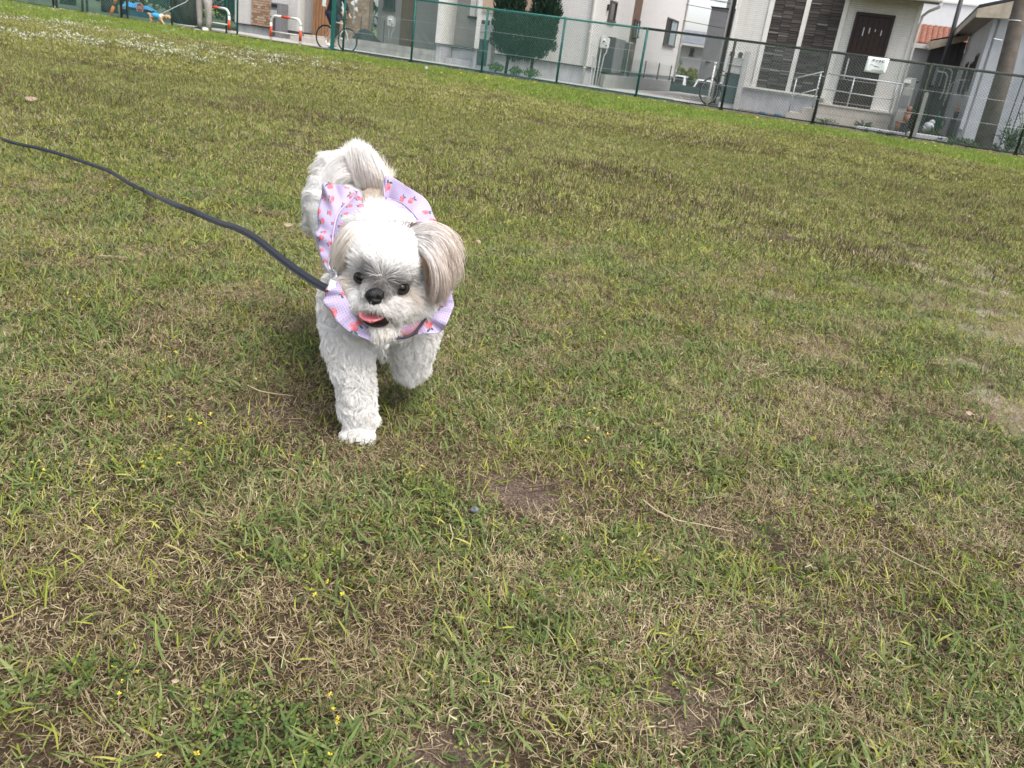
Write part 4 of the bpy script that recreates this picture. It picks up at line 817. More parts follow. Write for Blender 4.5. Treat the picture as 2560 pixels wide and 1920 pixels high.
# right plants
def leafy(u, v, h_, n, lab, m='leaf', size=.05, name='plant', cat='plant', spread=.3):
    t = thing(name, lab, cat, u, v); sb = MB(); fb = MB()
    for k in range(n):
        a = random.uniform(0,2*pi); hh = h_*random.uniform(.4,1); du = math.cos(a)*spread*random.uniform(.2,1); dv = math.sin(a)*spread*.6
        sb.tube([(u,v,0),(u+du*.4,v+dv*.4,hh*.6),(u+du,v+dv,hh)],.006,5)
        for q in range(7):
            f = random.uniform(.3,1); c = Vector((u+du*f, v+dv*f, hh*f)); d1 = Vector((random.gauss(0,1),random.gauss(0,1),random.gauss(0,.4))).normalized()*size; d2 = Vector((-d1.y,d1.x,random.uniform(-.3,.3)*size)).normalized()*size*.5
            fb.add([c,c+d1*.6+d2,c+d1*1.3,c+d1*.6-d2],[(0,1,2,3)])
    put('stem', sb, M['leafdull'], t); put('leaves', fb, M[m], t)
leafy(13.95, .9, .62, 34, 'broad-leaved green plant growing behind the fence right of the utility pole', size=.07, spread=.34)
leafy(14.25, 1.3, .95, 14, 'taller sparse plant beside the broad-leaved plant at the right edge', 'leafdull', .06, spread=.3)
leafy(11.02, 1.3, .20, 30, 'low green plant at the foot of the tiled porch', 'leafdull', .045, spread=.24)
leafy(12.5, 1.6, .30, 22, 'green weeds beside the pale sack', 'leaf', .04, spread=.22)
leafy(10.2, 1.2, .14, 22, 'low weed strip at the porch corner', 'leafdull', .035, spread=.35)
hb = MB()
for k in range(40):
    f_ = foliage((random.uniform(12.2,14.6), random.uniform(.3,2.2), .06), (.14,.14,.10), 40, .03, shell=.1); hb.add(f_.v, f_.f)
for k in range(14):
    f_ = foliage((random.uniform(9.9,11.9), random.uniform(.25,.6), .03), (.12,.06,.05), 24, .022, shell=.1); hb.add(f_.v, f_.f)
solo('weeds', hb, M['leafdull'], 13, 1, 0, kind='stuff')
for k, (u, z) in enumerate([(8.75,.05),(9.12,.04)]):
    t = MB(); t.box(u-.12,u+.1,1.25,1.45,.0,.02); t.ell((u,1.35,.03),(.10,.07,.035)); solo('litter', t, M['blueboard'], u, 1.35, 0, label=['blue-grey cloth lump lying in the gravel below the slate stripes, left one','blue-grey cloth lump lying in the gravel below the slate stripes, right one'][k], cat='cloth')
# ================================================================= LAWN
_tab = rng.random((256, 256))
def vnoise(x, y, s, seed=0):
    x = np.asarray(x)/s+seed*17.31; y = np.asarray(y)/s+seed*9.73
    xi = np.floor(x).astype(int); yi = np.floor(y).astype(int); fx = x-xi; fy = y-yi
    fx = fx*fx*(3-2*fx); fy = fy*fy*(3-2*fy)
    g = lambda a, b: _tab[a % 256, b % 256]
    return (g(xi,yi)*(1-fx)+g(xi+1,yi)*fx)*(1-fy)+(g(xi,yi+1)*(1-fx)+g(xi+1,yi+1)*fx)*fy
def fbm(x, y, s, o=4, seed=0):
    t = 0; a = 1; n = 0
    for k in range(o): t = t+a*vnoise(x, y, s/2**k, seed+k); n += a; a *= .55
    return t/n
def sstep(a, b, x): t = np.clip((x-a)/(b-a), 0, 1); return t*t*(3-2*t)
# bare patches: (x, y, rx, ry, strength, kind) kind 0 = red-brown soil, 1 = pale sand
PATCH = [(.05,1.17,.085,.05,1,0),(0,1.24,.05,.03,.6,0),(-.51,1.35,.14,.05,.7,0),(-.6,1.0,.10,.02,.3,0),(.02,.64,.06,.03,.7,0),(.20,.74,.08,.04,.7,0),(.18,.90,.05,.03,.4,0),(-.2,.97,.07,.03,.6,0),(-.27,.66,.05,.02,.6,0),
         (1.60,3.47,.22,.06,.8,1),(1.87,3.36,.16,.09,1,1),(1.72,2.93,.22,.06,1,1),(1.5,3.05,.12,.04,.5,1),(1.28,2.25,.13,.06,.9,1),(1.25,1.98,.12,.06,1,1),(1.10,2.15,.05,.05,.5,1),(1.53,3.8,.15,.05,.5,1),(1.35,2.6,.1,.04,.5,1),(1.05,1.75,.12,.03,.5,1),(2.1,3.9,.3,.1,.6,1),(1.5,2.3,.25,.12,.6,1),(1.75,3.15,.45,.22,.45,1),(2.2,3.4,.4,.12,.8,1),(1.45,2.75,.25,.15,.4,1),(1.9,3.0,.3,.05,.9,1),(1.55,2.55,.1,.06,.9,1),(2.0,3.3,.7,.55,.68,1),(1.5,2.4,.38,.34,.68,1),(1.28,1.85,.22,.20,.6,1),(1.75,2.95,.5,.12,.6,1),(.82,1.35,.10,.04,.5,0),(.45,.95,.12,.04,.4,0)]
def masks(x, y):
    """bare soil, sand, lushness at ground points"""
    q = vnoise(x, y, .05, 3)-.5; q2 = vnoise(x, y, .16, 5)-.5
    bare = np.zeros_like(x); sand = np.zeros_like(x)
    q0 = vnoise(x, y, .022, 13)-.5
    for (px, py, rx, ry, st, k) in PATCH:
        if k: rx, ry, st = rx*1.35, ry*1.3, st*.9
        d = np.sqrt(((x-px)/rx)**2+((y-py)/ry)**2)+q*1.5+q2*1.7+q0*(1.6 if k else .6)
        w_ = st*(1-sstep(.35, 1.45, d))
        if k: sand = np.maximum(sand, w_)
        else: bare = np.maximum(bare, w_)
    n = fbm(x, y, .22, 4, 8); bare = np.maximum(bare, .6*sstep(.70, .80, n)*(1-sstep(2.0, 6.0, y)))
    u = (x-F0[0])*FU[0]+(y-F0[1])*FU[1]; v = (x-F0[0])*FV[0]+(y-F0[1])*FV[1]
    edge = -7.2+.9*np.sin(u*.7)+(fbm(x, y, 1.2, 3, 2)-.5)*3.0
    left = sstep(-1.5, -5, u); edge = edge-left*2.5
    lush = sstep(0, 1.6, v-edge)
    return bare, sand, lush, u, v
def gz(x, y):
    x = np.asarray(x, float); y = np.asarray(y, float)
    r = np.sqrt(x*x+y*y); u = (x-F0[0])*FU[0]+(y-F0[1])*FU[1]; v = (x-F0[0])*FV[0]+(y-F0[1])*FV[1]
    z = (fbm(x, y, .35, 4, 1)-.5)*.022*(1-sstep(6, 14, r)) + (fbm(x, y, 2.5, 2, 4)-.5)*.05*sstep(1.5, 4, r)*(1-sstep(-4, -1, v))
    return z-.055*sstep(-2.2, -.4, v)-.02*sstep(-.2, .3, v)
# --- ground sheet: a polar net, fine near the camera, out to the horizon
NA, NR = 520, 300
rr = np.concatenate([np.geomspace(.25, 40, NR), [60, 100, 200, 400, 900]]); aa = np.linspace(0, 2*pi, NA, endpoint=False)
R_, A_ = np.meshgrid(rr, aa, indexing='ij'); X = (R_*np.cos(A_)).ravel(); Y = (R_*np.sin(A_)).ravel()
Z = gz(X, Y); nr = len(rr)
idx = np.arange(nr*NA).reshape(nr, NA)
quads = np.stack([idx[:-1], idx[1:], np.roll(idx[1:], -1, 1), np.roll(idx[:-1], -1, 1)], -1).reshape(-1, 4)
c0 = len(X); verts = np.column_stack([X, Y, Z]); verts = np.vstack([verts, [0, 0, float(gz(0., 0.))]])
faces = [tuple(q) for q in quads.tolist()]+[(c0, int(idx[0, k]), int(idx[0, (k+1) % NA])) for k in range(NA)]
def soilmat():
    m = bpy.data.materials.new('lawn_soil'); m.use_nodes = True; t = m.node_tree; b = t.nodes['Principled BSDF']; b.inputs['Roughness'].default_value = .95; b.inputs['Specular IOR Level'].default_value = .15
    tc = t.nodes.new('ShaderNodeTexCoord')
    def N(scale, detail=6, rough=.7):
        n = t.nodes.new('ShaderNodeTexNoise'); n.inputs['Scale'].default_value = scale; n.inputs['Detail'].default_value = detail; n.inputs['Roughness'].default_value = rough; t.links.new(tc.outputs['Object'], n.inputs[0]); return n.outputs[0]
    def ramp(src, *els):
        r = t.nodes.new('ShaderNodeValToRGB'); e = r.color_ramp.elements
        while len(e) < len(els): e.new(.5)
        for k, (p, c) in enumerate(els): e[k].position = p; e[k].color = (*c, 1)
        t.links.new(src, r.inputs[0]); return r.outputs[0]
    def mix(f, a, b_):
        x = t.nodes.new('ShaderNodeMix'); x.data_type = 'RGBA'; t.links.new(f, x.inputs[0]); t.links.new(a, x.inputs[6]); t.links.new(b_, x.inputs[7]); return x.outputs[2]
    def attr(n):
        a = t.nodes.new('ShaderNodeAttribute'); a.attribute_name = n; return a.outputs['Fac']
    soil = ramp(N(260), (.32,(.035,.022,.016)), (.5,(.115,.08,.06)), (.66,(.27,.21,.165)))
    sand = ramp(N(120), (.28,(.16,.125,.09)), (.5,(.34,.29,.23)), (.75,(.52,.46,.39)))
    under = ramp(N(150), (.3,(.028,.018,.012)), (.5,(.065,.045,.028)), (.72,(.13,.10,.06)))  # red-brown ground beneath the grass, darkened to paint in shade between blades
    lush = ramp(N(40), (.3,(.035,.055,.012)), (.5,(.10,.145,.03)), (.72,(.16,.19,.05)))
    c = mix(attr('bare'), under, soil); c = mix(attr('sand'), c, sand); c = mix(attr('lush'), c, lush)
    t.links.new(c, b.inputs['Base Color'])
    bp = t.nodes.new('ShaderNodeBump'); bp.inputs['Strength'].default_value = .9; bp.inputs['Distance'].default_value = .006; t.links.new(N(230), bp.inputs['Height']); t.links.new(bp.outputs[0], b.inputs['Normal'])
    return m
gd = mesh_obj('ground', verts.tolist(), faces, soilmat(), True); gd['kind'] = 'structure'
ba, sa, lu, gu, gv = masks(verts[:,0], verts[:,1])
for nme, dat in (('bare', ba), ('sand', sa), ('lush', lu)):
    a = gd.data.attributes.new(nme, 'FLOAT', 'POINT'); a.data.foreach_set('value', dat.astype(np.float32))
# --- leaf materials: colour by blade (rnd) and by tuft (tint)
def bladem(name, cols, transl=.25, rough=.6, tipdark=None):
    m = bpy.data.materials.new(name); m.use_nodes = True; t = m.node_tree; b = t.nodes['Principled BSDF']; b.inputs['Roughness'].default_value = rough; b.inputs['Specular IOR Level'].default_value = .25
    a = t.nodes.new('ShaderNodeAttribute'); a.attribute_name = 'rnd'
    i = t.nodes.new('ShaderNodeAttribute'); i.attribute_name = 'tint'; i.attribute_type = 'INSTANCER'
    ad = t.nodes.new('ShaderNodeMath'); ad.operation = 'MULTIPLY_ADD'; ad.inputs[1].default_value = .55; t.links.new(a.outputs['Fac'], ad.inputs[0])
    m2 = t.nodes.new('ShaderNodeMath'); m2.operation = 'MULTIPLY'; m2.inputs[1].default_value = .45; t.links.new(i.outputs['Fac'], m2.inputs[0]); t.links.new(m2.outputs[0], ad.inputs[2])
    r = t.nodes.new('ShaderNodeValToRGB'); e = r.color_ramp.elements
    while len(e) < len(cols): e.new(.5)
    for k, c in enumerate(cols): e[k].position = .12+.76*k/(len(cols)-1); e[k].color = (*c, 1)
    t.links.new(ad.outputs[0], r.inputs[0]); t.links.new(r.outputs[0], b.inputs['Base Color'])
    if transl:
        tr = t.nodes.new('ShaderNodeBsdfTranslucent'); t.links.new(r.outputs[0], tr.inputs[0]); mx = t.nodes.new('ShaderNodeMixShader'); mx.inputs[0].default_value = transl
        t.links.new(b.outputs[0], mx.inputs[1]); t.links.new(tr.outputs[0], mx.inputs[2]); t.links.new(mx.outputs[0], t.nodes['Material Output'].inputs[0])
    return m
BM = dict(green=bladem('grass_blade', [(.045,.072,.018),(.09,.138,.034),(.145,.195,.055),(.22,.25,.09)]),
          dry=bladem('dry_blade', [(.045,.030,.018),(.15,.105,.055),(.27,.21,.115),(.34,.28,.16),(.46,.395,.25)], .1),
          olive=bladem('olive_blade', [(.085,.108,.014),(.175,.205,.030),(.27,.295,.048),(.39,.38,.09)]),
          stalk=bladem('seed_stalk', [(.035,.020,.018),(.07,.045,.035),(.10,.075,.04),(.14,.12,.05)], 0),
          clover=bladem('clover_leaf', [(.035,.080,.018),(.08,.135,.03),(.14,.18,.04),(.24,.24,.05)]),
          lush=bladem('fresh_blade', [(.07,.14,.018),(.13,.22,.03),(.20,.28,.045),(.29,.31,.08)]),
          yellow=bladem('yellow_petal', [(.42,.34,.03),(.62,.50,.05)], .1), white=bladem('white_petal', [(.30,.32,.22),(.58,.58,.48)], .1))
# --- tufts: many blades in one small mesh; vectorised
def blades(n, rad, ln, wd, lean, curl, k=3, z0=0.0, taper=True, head=None):
    """n blades scattered in a disc; lean 0 = upright, pi/2 = lying"""
    r = rad*np.sqrt(rng.random(n)); a = rng.random(n)*2*pi; bx = r*np.cos(a); by = r*np.sin(a)
    Ln = rng.uniform(*ln, n); Wd = rng.uniform(*wd, n); az = rng.random(n)*2*pi; le = rng.uniform(*lean, n); cu = rng.uniform(*curl, n); yaw = rng.normal(0, .5, n)
    rn = rng.random(n); V_ = []; side_tw = rng.uniform(-1, 1, n)
    px = bx.copy(); py = by.copy(); pz = np.full(n, z0)+rng.random(n)*.006*(lean[1] > 1.1)
    for s in range(k+1):
        f = s/k; th = le+cu*f; az2 = az+yaw*f*1.2
        if s: 
            st = Ln/k; px = px+st*np.sin(th)*np.cos(az2); py = py+st*np.sin(th)*np.sin(az2); pz = pz+st*np.cos(th)
        wf = (1-f)**.6*(.55+.45*min(1, f*4)) if taper else 1.0
        if head and f > .5: wf = head
        w_ = Wd*.5*max(wf, .04); sx = -np.sin(az2)*w_; sy = np.cos(az2)*w_; sz = side_tw*w_*.8
        V_.append(np.stack([px-sx, py-sy, pz-sz], 1)); V_.append(np.stack([px+sx, py+sy, pz+sz], 1))
    V_ = np.stack(V_, 1); m_ = V_.shape[1]; base = (np.arange(n)*m_)[:, None]
    fs = [];
    for s in range(k): fs.append(np.concatenate([base+2*s, base+2*s+1, base+2*s+3, base+2*s+2], 1))
    return V_.reshape(-1, 3), np.concatenate(fs), np.repeat(rn, m_)
def join(*parts):
    V_ = []; F_ = []; R = []; Mi = []; n = 0
    for (v, f, r, mi) in parts: V_.append(v); F_.append(f+n); R.append(r); Mi.append(np.full(len(f), mi)); n += len(v)
    return np.vstack(V_), np.vstack(F_), np.concatenate(R), np.concatenate(Mi)
def discs(n, rad, r, z, tilt=.5, lobes=1, sp=.0):
    """little leaflets / petals as tilted quads (two per leaflet would be a fold)"""
    V_ = []; F_ = []; R = []
    for i in range(n):
        a = rng.random()*2*pi; q = rad*math.sqrt(rng.random()); c = np.array([q*math.cos(a), q*math.sin(a), rng.uniform(*z)]); rn = rng.random(); a0 = rng.random()*6.28
        for l in range(lobes):
            b_ = a0+l*2*pi/lobes; s = rng.uniform(*r); d = np.array([math.cos(b_), math.sin(b_), rng.uniform(-.1, tilt)]); d /= np.linalg.norm(d); e = np.array([-math.sin(b_), math.cos(b_), rng.uniform(-.3,.3)])
            o = c+d*sp; nn = len(V_)*1
            V_ += [o, o+d*s*.7+e*s*.55, o+d*s*1.5, o+d*s*.7-e*s*.55]; F_.append([nn, nn+1, nn+2, nn+3]); R += [rn]*4
    return np.array(V_), np.array(F_), np.array(R)
PROTO = {}
def proto(key, build, mats, count):
    c = bpy.data.collections.new('tufts_'+key)
    for i in range(count):
        v, f, r, mi = build(i)
        me = bpy.data.meshes.new('tuft_'+key); me.from_pydata(v.tolist(), [], f.tolist()); me.update()
        for m_ in mats: me.materials.append(m_)
        me.polygons.foreach_set('material_index', mi.astype(np.int32)); me.attributes.new('rnd', 'FLOAT', 'POINT').data.foreach_set('value', r.astype(np.float32))
        o = bpy.data.objects.new('tuft_%s_%02d' % (key, i), me); c.objects.link(o)
    PROTO[key] = (c, count)
H = pi/2
one = lambda t, mi=0: join((*t, mi))
proto('dry', lambda i: join((*blades(70, .048, (.004,.015), (.0007,.0019), (.7,1.62), (-.5,.7), 3, .0012), 0), (*blades(26, .05, (.012,.032), (.0005,.0011), (.9,1.6), (-.9,.9), 3, .002), 0)), [BM['dry']], 8)
proto('green', lambda i: one(blades(13, .036, (.011,.031), (.0020,.0042), (.45,1.40), (.1,.7), 3)), [BM['green']], 10)
proto('olive', lambda i: one(blades(22, .045, (.012,.034), (.0014,.0028), (.3,1.3), (0,.7), 3)), [BM['olive']], 8)
proto('stalk', lambda i: join((*blades(7, .04, (.014,.034), (.0006,.0010), (.0,.55), (-.2,.4), 3, taper=False, head=1.7), 0)), [BM['stalk']], 8)
def cl(i):
    a = discs(22, .032, (.0020,.0040), (.006,.020), .5, 3, .0008); b = blades(8, .028, (.01,.018), (.0007,.001), (.2,1.0), (0,.3), 2)
    # pad the stems to the same quad layout
    return join((*a, 0), (*b, 0))
proto('clover', cl, [BM['clover']], 8)
proto('dots', lambda i: join((*discs(4, .03, (.0016,.0026), (.014,.026), .6, 4, .0002), 0)), [BM['yellow']], 6)
# mid and far tufts hold more blades, spread wider
def midb(i): return join((*blades(55, .10, (.012,.032), (.0022,.0036), (.5,1.5), (-.2,.7), 2), 0), (*blades(45, .10, (.015,.038), (.0024,.0042), (.3,1.2), (0,.6), 2), 1), (*blades(24, .10, (.02,.04), (.003,.0048), (.4,1.2), (0,.6), 2), 2), (*blades(9, .10, (.024,.040), (.0012,.0020), (.0,.5), (-.2,.3), 2, taper=False), 3))
proto('mid', midb, [BM['dry'], BM['olive'], BM['green'], BM['stalk']], 10)
def farb(i): return join((*blades(90, .24, (.018,.04), (.0045,.0075), (.4,1.4), (-.2,.7), 2), 0), (*blades(130, .24, (.022,.045), (.0045,.0075), (.2,1.1), (0,.6), 2), 1), (*blades(40, .24, (.028,.044), (.005,.008), (.3,1.1), (0,.6), 2), 2), (*blades(18, .24, (.028,.044), (.0022,.0034), (.0,.5), (-.2,.3), 2, taper=False), 3))
proto('far', farb, [BM['dry'], BM['olive'], BM['green'], BM['stalk']], 8)
def brownb(i): return join((*blades(70, .16, (.015,.035), (.003,.0052), (.4,1.4), (-.2,.7), 2), 0), (*blades(50, .16, (.02,.04), (.003,.005), (.2,1.1), (0,.6), 2), 1), (*blades(75, .16, (.025,.045), (.0018,.0030), (.0,.55), (-.2,.4), 2, taper=False), 2))
proto('brown', brownb, [BM['dry'], BM['olive'], BM['stalk']], 8)
def lushb(i): return join((*blades(150, .22, (.03,.085), (.005,.010), (.1,.9), (0,.9), 3), 0), (*blades(24, .22, (.03,.06), (.005,.008), (.3,1.2), (0,.6), 3), 1), (*blades(6, .2, (.06,.11), (.003,.005), (.0,.4), (0,.3), 3), 2))
proto('lush', lushb, [BM['lush'], BM['olive'], BM['stalk']], 8)
def wf(i):
    parts = []
    v = []; f = []; r = []
    for k in range(7):
        c = np.array([rng.normal(0,.08), rng.normal(0,.08), rng.uniform(.055,.10)]); s = rng.uniform(.011,.019); rn = rng.random()
        n0 = len(v)
        for j in range(3):
            for q in range(6):
                ph = [.35, 1.2, 2.1][j]; v.append(c+s*np.array([math.sin(ph)*math.cos(q*pi/3), math.sin(ph)*math.sin(q*pi/3), math.cos(ph)])); r.append(rn)
        for j in range(2):
            for q in range(6): f.append([n0+j*6+q, n0+(j+1)*6+q, n0+(j+1)*6+(q+1)%6, n0+j*6+(q+1)%6])
        f.append([n0, n0+1, n0+2, n0+3]); f.append([n0, n0+3, n0+4, n0+5])
    return join((np.array(v), np.array(f), np.array(r), 0), (*blades(40, .14, (.04,.07), (.008,.014), (.1,1.1), (0,.6), 3), 1))
proto('white', wf, [BM['white'], BM['lush']], 6)
def yf(i):
    v, f, r = discs(1, .02, (.016,.024), (.05,.09), .35, 7, .001); return join((v, f, r, 0), (*blades(2, .01, (.05,.08), (.002,.003), (.0,.2), (0,.1), 2), 1))
proto('dandelion', yf, [BM['yellow'], BM['lush']], 5)
def scatter(name, key, x, y, scale, tint, label_kind='stuff', tilt=.12):
    n = len(x); z = gz(x, y)-.001
    me = bpy.data.meshes.new(name); me.vertices.add(n); me.vertices.foreach_set('co', np.column_stack([x, y, z]).astype(np.float32).ravel())
    me.attributes.new('rot', 'FLOAT_VECTOR', 'POINT').data.foreach_set('vector', np.column_stack([rng.normal(0, tilt, n), rng.normal(0, tilt, n), rng.random(n)*2*pi]).astype(np.float32).ravel())
    me.attributes.new('scl', 'FLOAT', 'POINT').data.foreach_set('value', scale.astype(np.float32))
    me.attributes.new('tint', 'FLOAT', 'POINT').data.foreach_set('value', np.clip(tint, 0, 1).astype(np.float32))
    me.attributes.new('pick', 'INT', 'POINT').data.foreach_set('value', rng.integers(0, PROTO[key][1], n).astype(np.int32))
    o = bpy.data.objects.new(name, me); COL.objects.link(o); o['kind'] = label_kind
    g = bpy.data.node_groups.new('scatter_'+key, 'GeometryNodeTree'); g.interface.new_socket('Geometry', in_out='INPUT', socket_type='NodeSocketGeometry'); g.interface.new_socket('Geometry', in_out='OUTPUT', socket_type='NodeSocketGeometry')
    gi = g.nodes.new('NodeGroupInput'); go_ = g.nodes.new('NodeGroupOutput'); ip = g.nodes.new('GeometryNodeInstanceOnPoints'); ci = g.nodes.new('GeometryNodeCollectionInfo')
    ci.inputs['Collection'].default_value = PROTO[key][0]; ci.inputs['Separate Children'].default_value = True; ci.inputs['Reset Children'].default_value = True
    def na(nm, ty): q = g.nodes.new('GeometryNodeInputNamedAttribute'); q.data_type = ty; q.inputs['Name'].default_value = nm; return q.outputs['Attribute']
    g.links.new(gi.outputs[0], ip.inputs['Points']); g.links.new(ci.outputs[0], ip.inputs['Instance']); ip.inputs['Pick Instance'].default_value = True
    g.links.new(na('pick', 'INT'), ip.inputs['Instance Index']); g.links.new(na('scl', 'FLOAT'), ip.inputs['Scale'])
    er = g.nodes.new('FunctionNodeEulerToRotation'); g.links.new(na('rot', 'FLOAT_VECTOR'), er.inputs[0]); g.links.new(er.outputs[0], ip.inputs['Rotation'])
    g.links.new(ip.outputs[0], go_.inputs[0]); md = o.modifiers.new('scatter', 'NODES'); md.node_group = g; return o
def sample(dens, y0, y1, margin=.95, xr=None):
    """uniform points in the visible wedge of lawn widened to both sides"""
    # half width of the view at depth y, with room for a step to the side
    hw0, hw1 = .75*y0+.45+margin, .72*y1+.45+margin
    W = max(hw0, hw1); n = int(dens*(y1-y0)*2*W)
    x = rng.uniform(-W, W, n); y = rng.uniform(y0, y1, n); k = np.abs(x) < .74*y+.45+margin
    return x[k], y[k]
def keep(x, y, p): k = rng.random(len(x)) < p; return x[k], y[k]
patchy = lambda x, y, s, seed: sstep(.36, .64, fbm(x, y, s, 4, seed))
# near field
x, y = sample(1300, .35, 3.6); ba, sa, lu, u, v = masks(x, y); g = patchy(x, y, .16, 21); far = sstep(1.6, 3.4, y)
x1, y1 = keep(x, y, (1-.55*ba)*(1-.72*sa)*(.62+.38*(1-g))*(1-.5*far)); scatter('dry_grass', 'dry', x1, y1, rng.uniform(.75, 1.2, len(x1)), .75*fbm(x1, y1, .3, 3, 31)+.35*rng.random(len(x1))-.06)
x, y = sample(2250, .35, 3.6); ba, sa, lu, u, v = masks(x, y); g = patchy(x, y, .20, 41); far = sstep(1.6, 3.4, y)
x1, y1 = keep(x, y, (1-.93*ba)*(1-.85*sa)*(.14+.86*g)*(1-.2*far)); scatter('grass', 'green', x1, y1, rng.uniform(.7, 1.35, len(x1)), fbm(x1, y1, .25, 3, 51)*.8+rng.random(len(x1))*.35-.1+.2*sstep(1.5,3,y1))
x, y = sample(620, .35, 3.6); ba, sa, lu, u, v = masks(x, y); g = patchy(x, y, .2, 61); far = sstep(1.0, 3.2, y)
x1, y1 = keep(x, y, (1-.85*ba)*(1-.75*sa)*(.35+.40*g+.5*far)); scatter('olive_grass', 'olive', x1, y1, rng.uniform(.7, 1.2, len(x1)), rng.random(len(x1))*.6+.4*fbm(x1, y1, .3, 3, 71))
x, y = sample(330, .35, 3.6); ba, sa, lu, u, v = masks(x, y)
x1, y1 = keep(x, y, (1-.7*ba)*(1-.7*sa)*(.25+.75*patchy(x, y, .4, 81))); scatter('seed_stalks', 'stalk', x1, y1, rng.uniform(.6, 1.15, len(x1)), rng.random(len(x1)))
x, y = sample(620, .35, 3.4); ba, sa, lu, u, v = masks(x, y); g = .10*sstep(.3,.6,vnoise(x,y,.05,97))+.55*sstep(.58, .70, fbm(x, y, .13, 4, 91))
x1, y1 = keep(x, y, (1-ba)*(1-.9*sa)*g*(1-.5*sstep(1.5,3,y))); scatter('clover', 'clover', x1, y1, rng.uniform(.7, 1.25, len(x1)), .5*rng.random(len(x1))+.6*vnoise(x1, y1, .12, 95)-.05)
x2, y2 = keep(x1, y1, .13*np.ones(len(x1))); scatter('small_yellow_flowers', 'dots', x2, y2, rng.uniform(.8, 1.25, len(x2)), rng.random(len(x2)))
# middle distance
x, y = sample(150, 3.2, 8.5, 1.3); ba, sa, lu, u, v = masks(x, y)
x1, y1 = keep(x, y, (1-.9*ba)*(1-.75*sa)*np.clip(1.35-fbm(x, y, .6, 3, 101)*.5, 0, 1)); scatter('grass', 'mid', x1, y1, rng.uniform(.75, 1.2, len(x1)), .15+.5*fbm(x1, y1, .8, 3, 111)+.4*rng.random(len(x1)))
x, y = sample(60, 3.2, 8.5, 1.3); x1, y1 = keep(x, y, .06+.94*sstep(.50, .62, fbm(x, y, .45, 3, 121))); scatter('grass', 'green', x1, y1, rng.uniform(1.1, 1.9, len(x1)), .3+.6*rng.random(len(x1)))
nb = lambda x, y: sstep(.47, .60, fbm(x*.8, y*1.6, 1.5, 4, 161))
x, y = sample(26, 3.4, 22, 1.2); ba, sa, lu, u, v = masks(x, y); x1, y1 = keep(x, y, (1-lu)*(v < -.2)*nb(x, y)*.8); scatter('seedy_grass', 'brown', x1, y1, rng.uniform(.8, 1.2, len(x1)), rng.random(len(x1)))
# far lawn
x, y = sample(36, 8.2, 26, 2.5); ba, sa, lu, u, v = masks(x, y); ok = (v < -.15)
x = x[ok]; y = y[ok]; lu = lu[ok]; x1, y1 = keep(x, y, (1-.9*lu)*(1-.4*nb(x, y))); scatter('grass', 'far', x1, y1, rng.uniform(.8, 1.15, len(x1)), .25+.45*fbm(x1, y1, 1.6, 3, 131)+.35*rng.random(len(x1)))
x, y = sample(46, 8.2, 34, 3); ba, sa, lu, u, v = masks(x, y); ok = (v < -.2) | ((u < -5.7) & (v < .3)) ; x = x[ok]; y = y[ok]; lu = lu[ok]; v = v[ok]; u = u[ok]
x1, y1 = keep(x, y, lu); v1 = (x1-F0[0])*FV[0]+(y1-F0[1])*FV[1]; scatter('fresh_grass', 'lush', x1, y1, rng.uniform(.45, .95, len(x1))*(1-.45*sstep(-1.0,-.2,v1)), .15+.5*fbm(x1, y1, 1.3, 3, 141)+.4*rng.random(len(x1)))
# white clover drifts on the left
def pxline(pts, n, sp):
    P = np.array([gnd(*p)[:2] for p in pts]); t = rng.random(n)*(len(P)-1); i = t.astype(int); f = (t-i)[:, None]; Q = P[i]*(1-f)+P[i+1]*f
    return Q+rng.normal(0, 1, (n, 2))*np.array(sp)
Q = np.vstack([pxline([(215,104),(300,117),(400,130),(520,150),(600,163)], 105, (.5,.8)), pxline([(360,100),(480,122),(640,150),(720,158)], 50, (.7,.9)), pxline([(0,50),(150,62),(260,85)], 60, (.5,.5)), pxline([(0,12),(60,22),(180,32),(330,48)], 70, (.7,.8)), pxline([(0,80),(90,95),(180,108)], 22, (.4,.3)), pxline([(600,130),(700,150),(760,146)], 26, (.3,.3)), pxline([(130,40),(330,75),(420,100)], 25, (1.2,1.2))])
scatter('white_clover_flowers', 'white', Q[:,0], Q[:,1], rng.uniform(.42, .72, len(Q)), rng.random(len(Q)))
n = 320; u = rng.uniform(-7, 14, n); v = -np.abs(rng.normal(0, 3.0, n))-.3; v = np.where(v < -7, -3, v); Q = np.column_stack([F0[0]+FU[0]*u+FV[0]*v, F0[1]+FU[1]*u+FV[1]*v])
scatter('dandelion_flowers', 'dandelion', Q[:,0], Q[:,1], rng.uniform(.6, 1.1, n), rng.random(n))
# single straws, twigs, dry leaves
strawm = mat('dry_straw', (.38,.31,.19), .7, var=.1); twigm = mat('twig_bark', (.13,.085,.06), .85, var=.2); leafm = mat('dry_leaf', (.34,.25,.18), .7, var=.2, scale=50)
def wild(name, mb, m, P, label, cat, smooth=True, kind=None):
    o = mesh_obj(name, [Vector(p)-Vector(P) for p in mb.v], mb.f, m, smooth); o.location = P; return props(o, label, cat, kind=kind)
def stick(pts, r, m, name, label, lift=.018):
    W_ = [gnd(*p) for p in pts]; path = []
    for i in range(len(W_)-1):
        for k in range(6):
            q = W_[i]*(1-k/6)+W_[i+1]*k/6; path.append(q)
    path.append(W_[-1]); path = [(q[0]+.0004*math.sin(i*1.1), q[1], .5*float(gz(q[0], q[1]))+lift) for i, q in enumerate(path)]
    mb = MB(); n = len(path); mb.tube(path, [r*(1-.55*i/n) for i in range(n)], 6); wild(name, mb, m, path[0], label, name)
stick([(1600,1275),(1640,1305),(1690,1328),(1750,1340),(1822,1356)], 0.0014, strawm, 'straw', 'long pale straw lying right of centre in the foreground', .022)
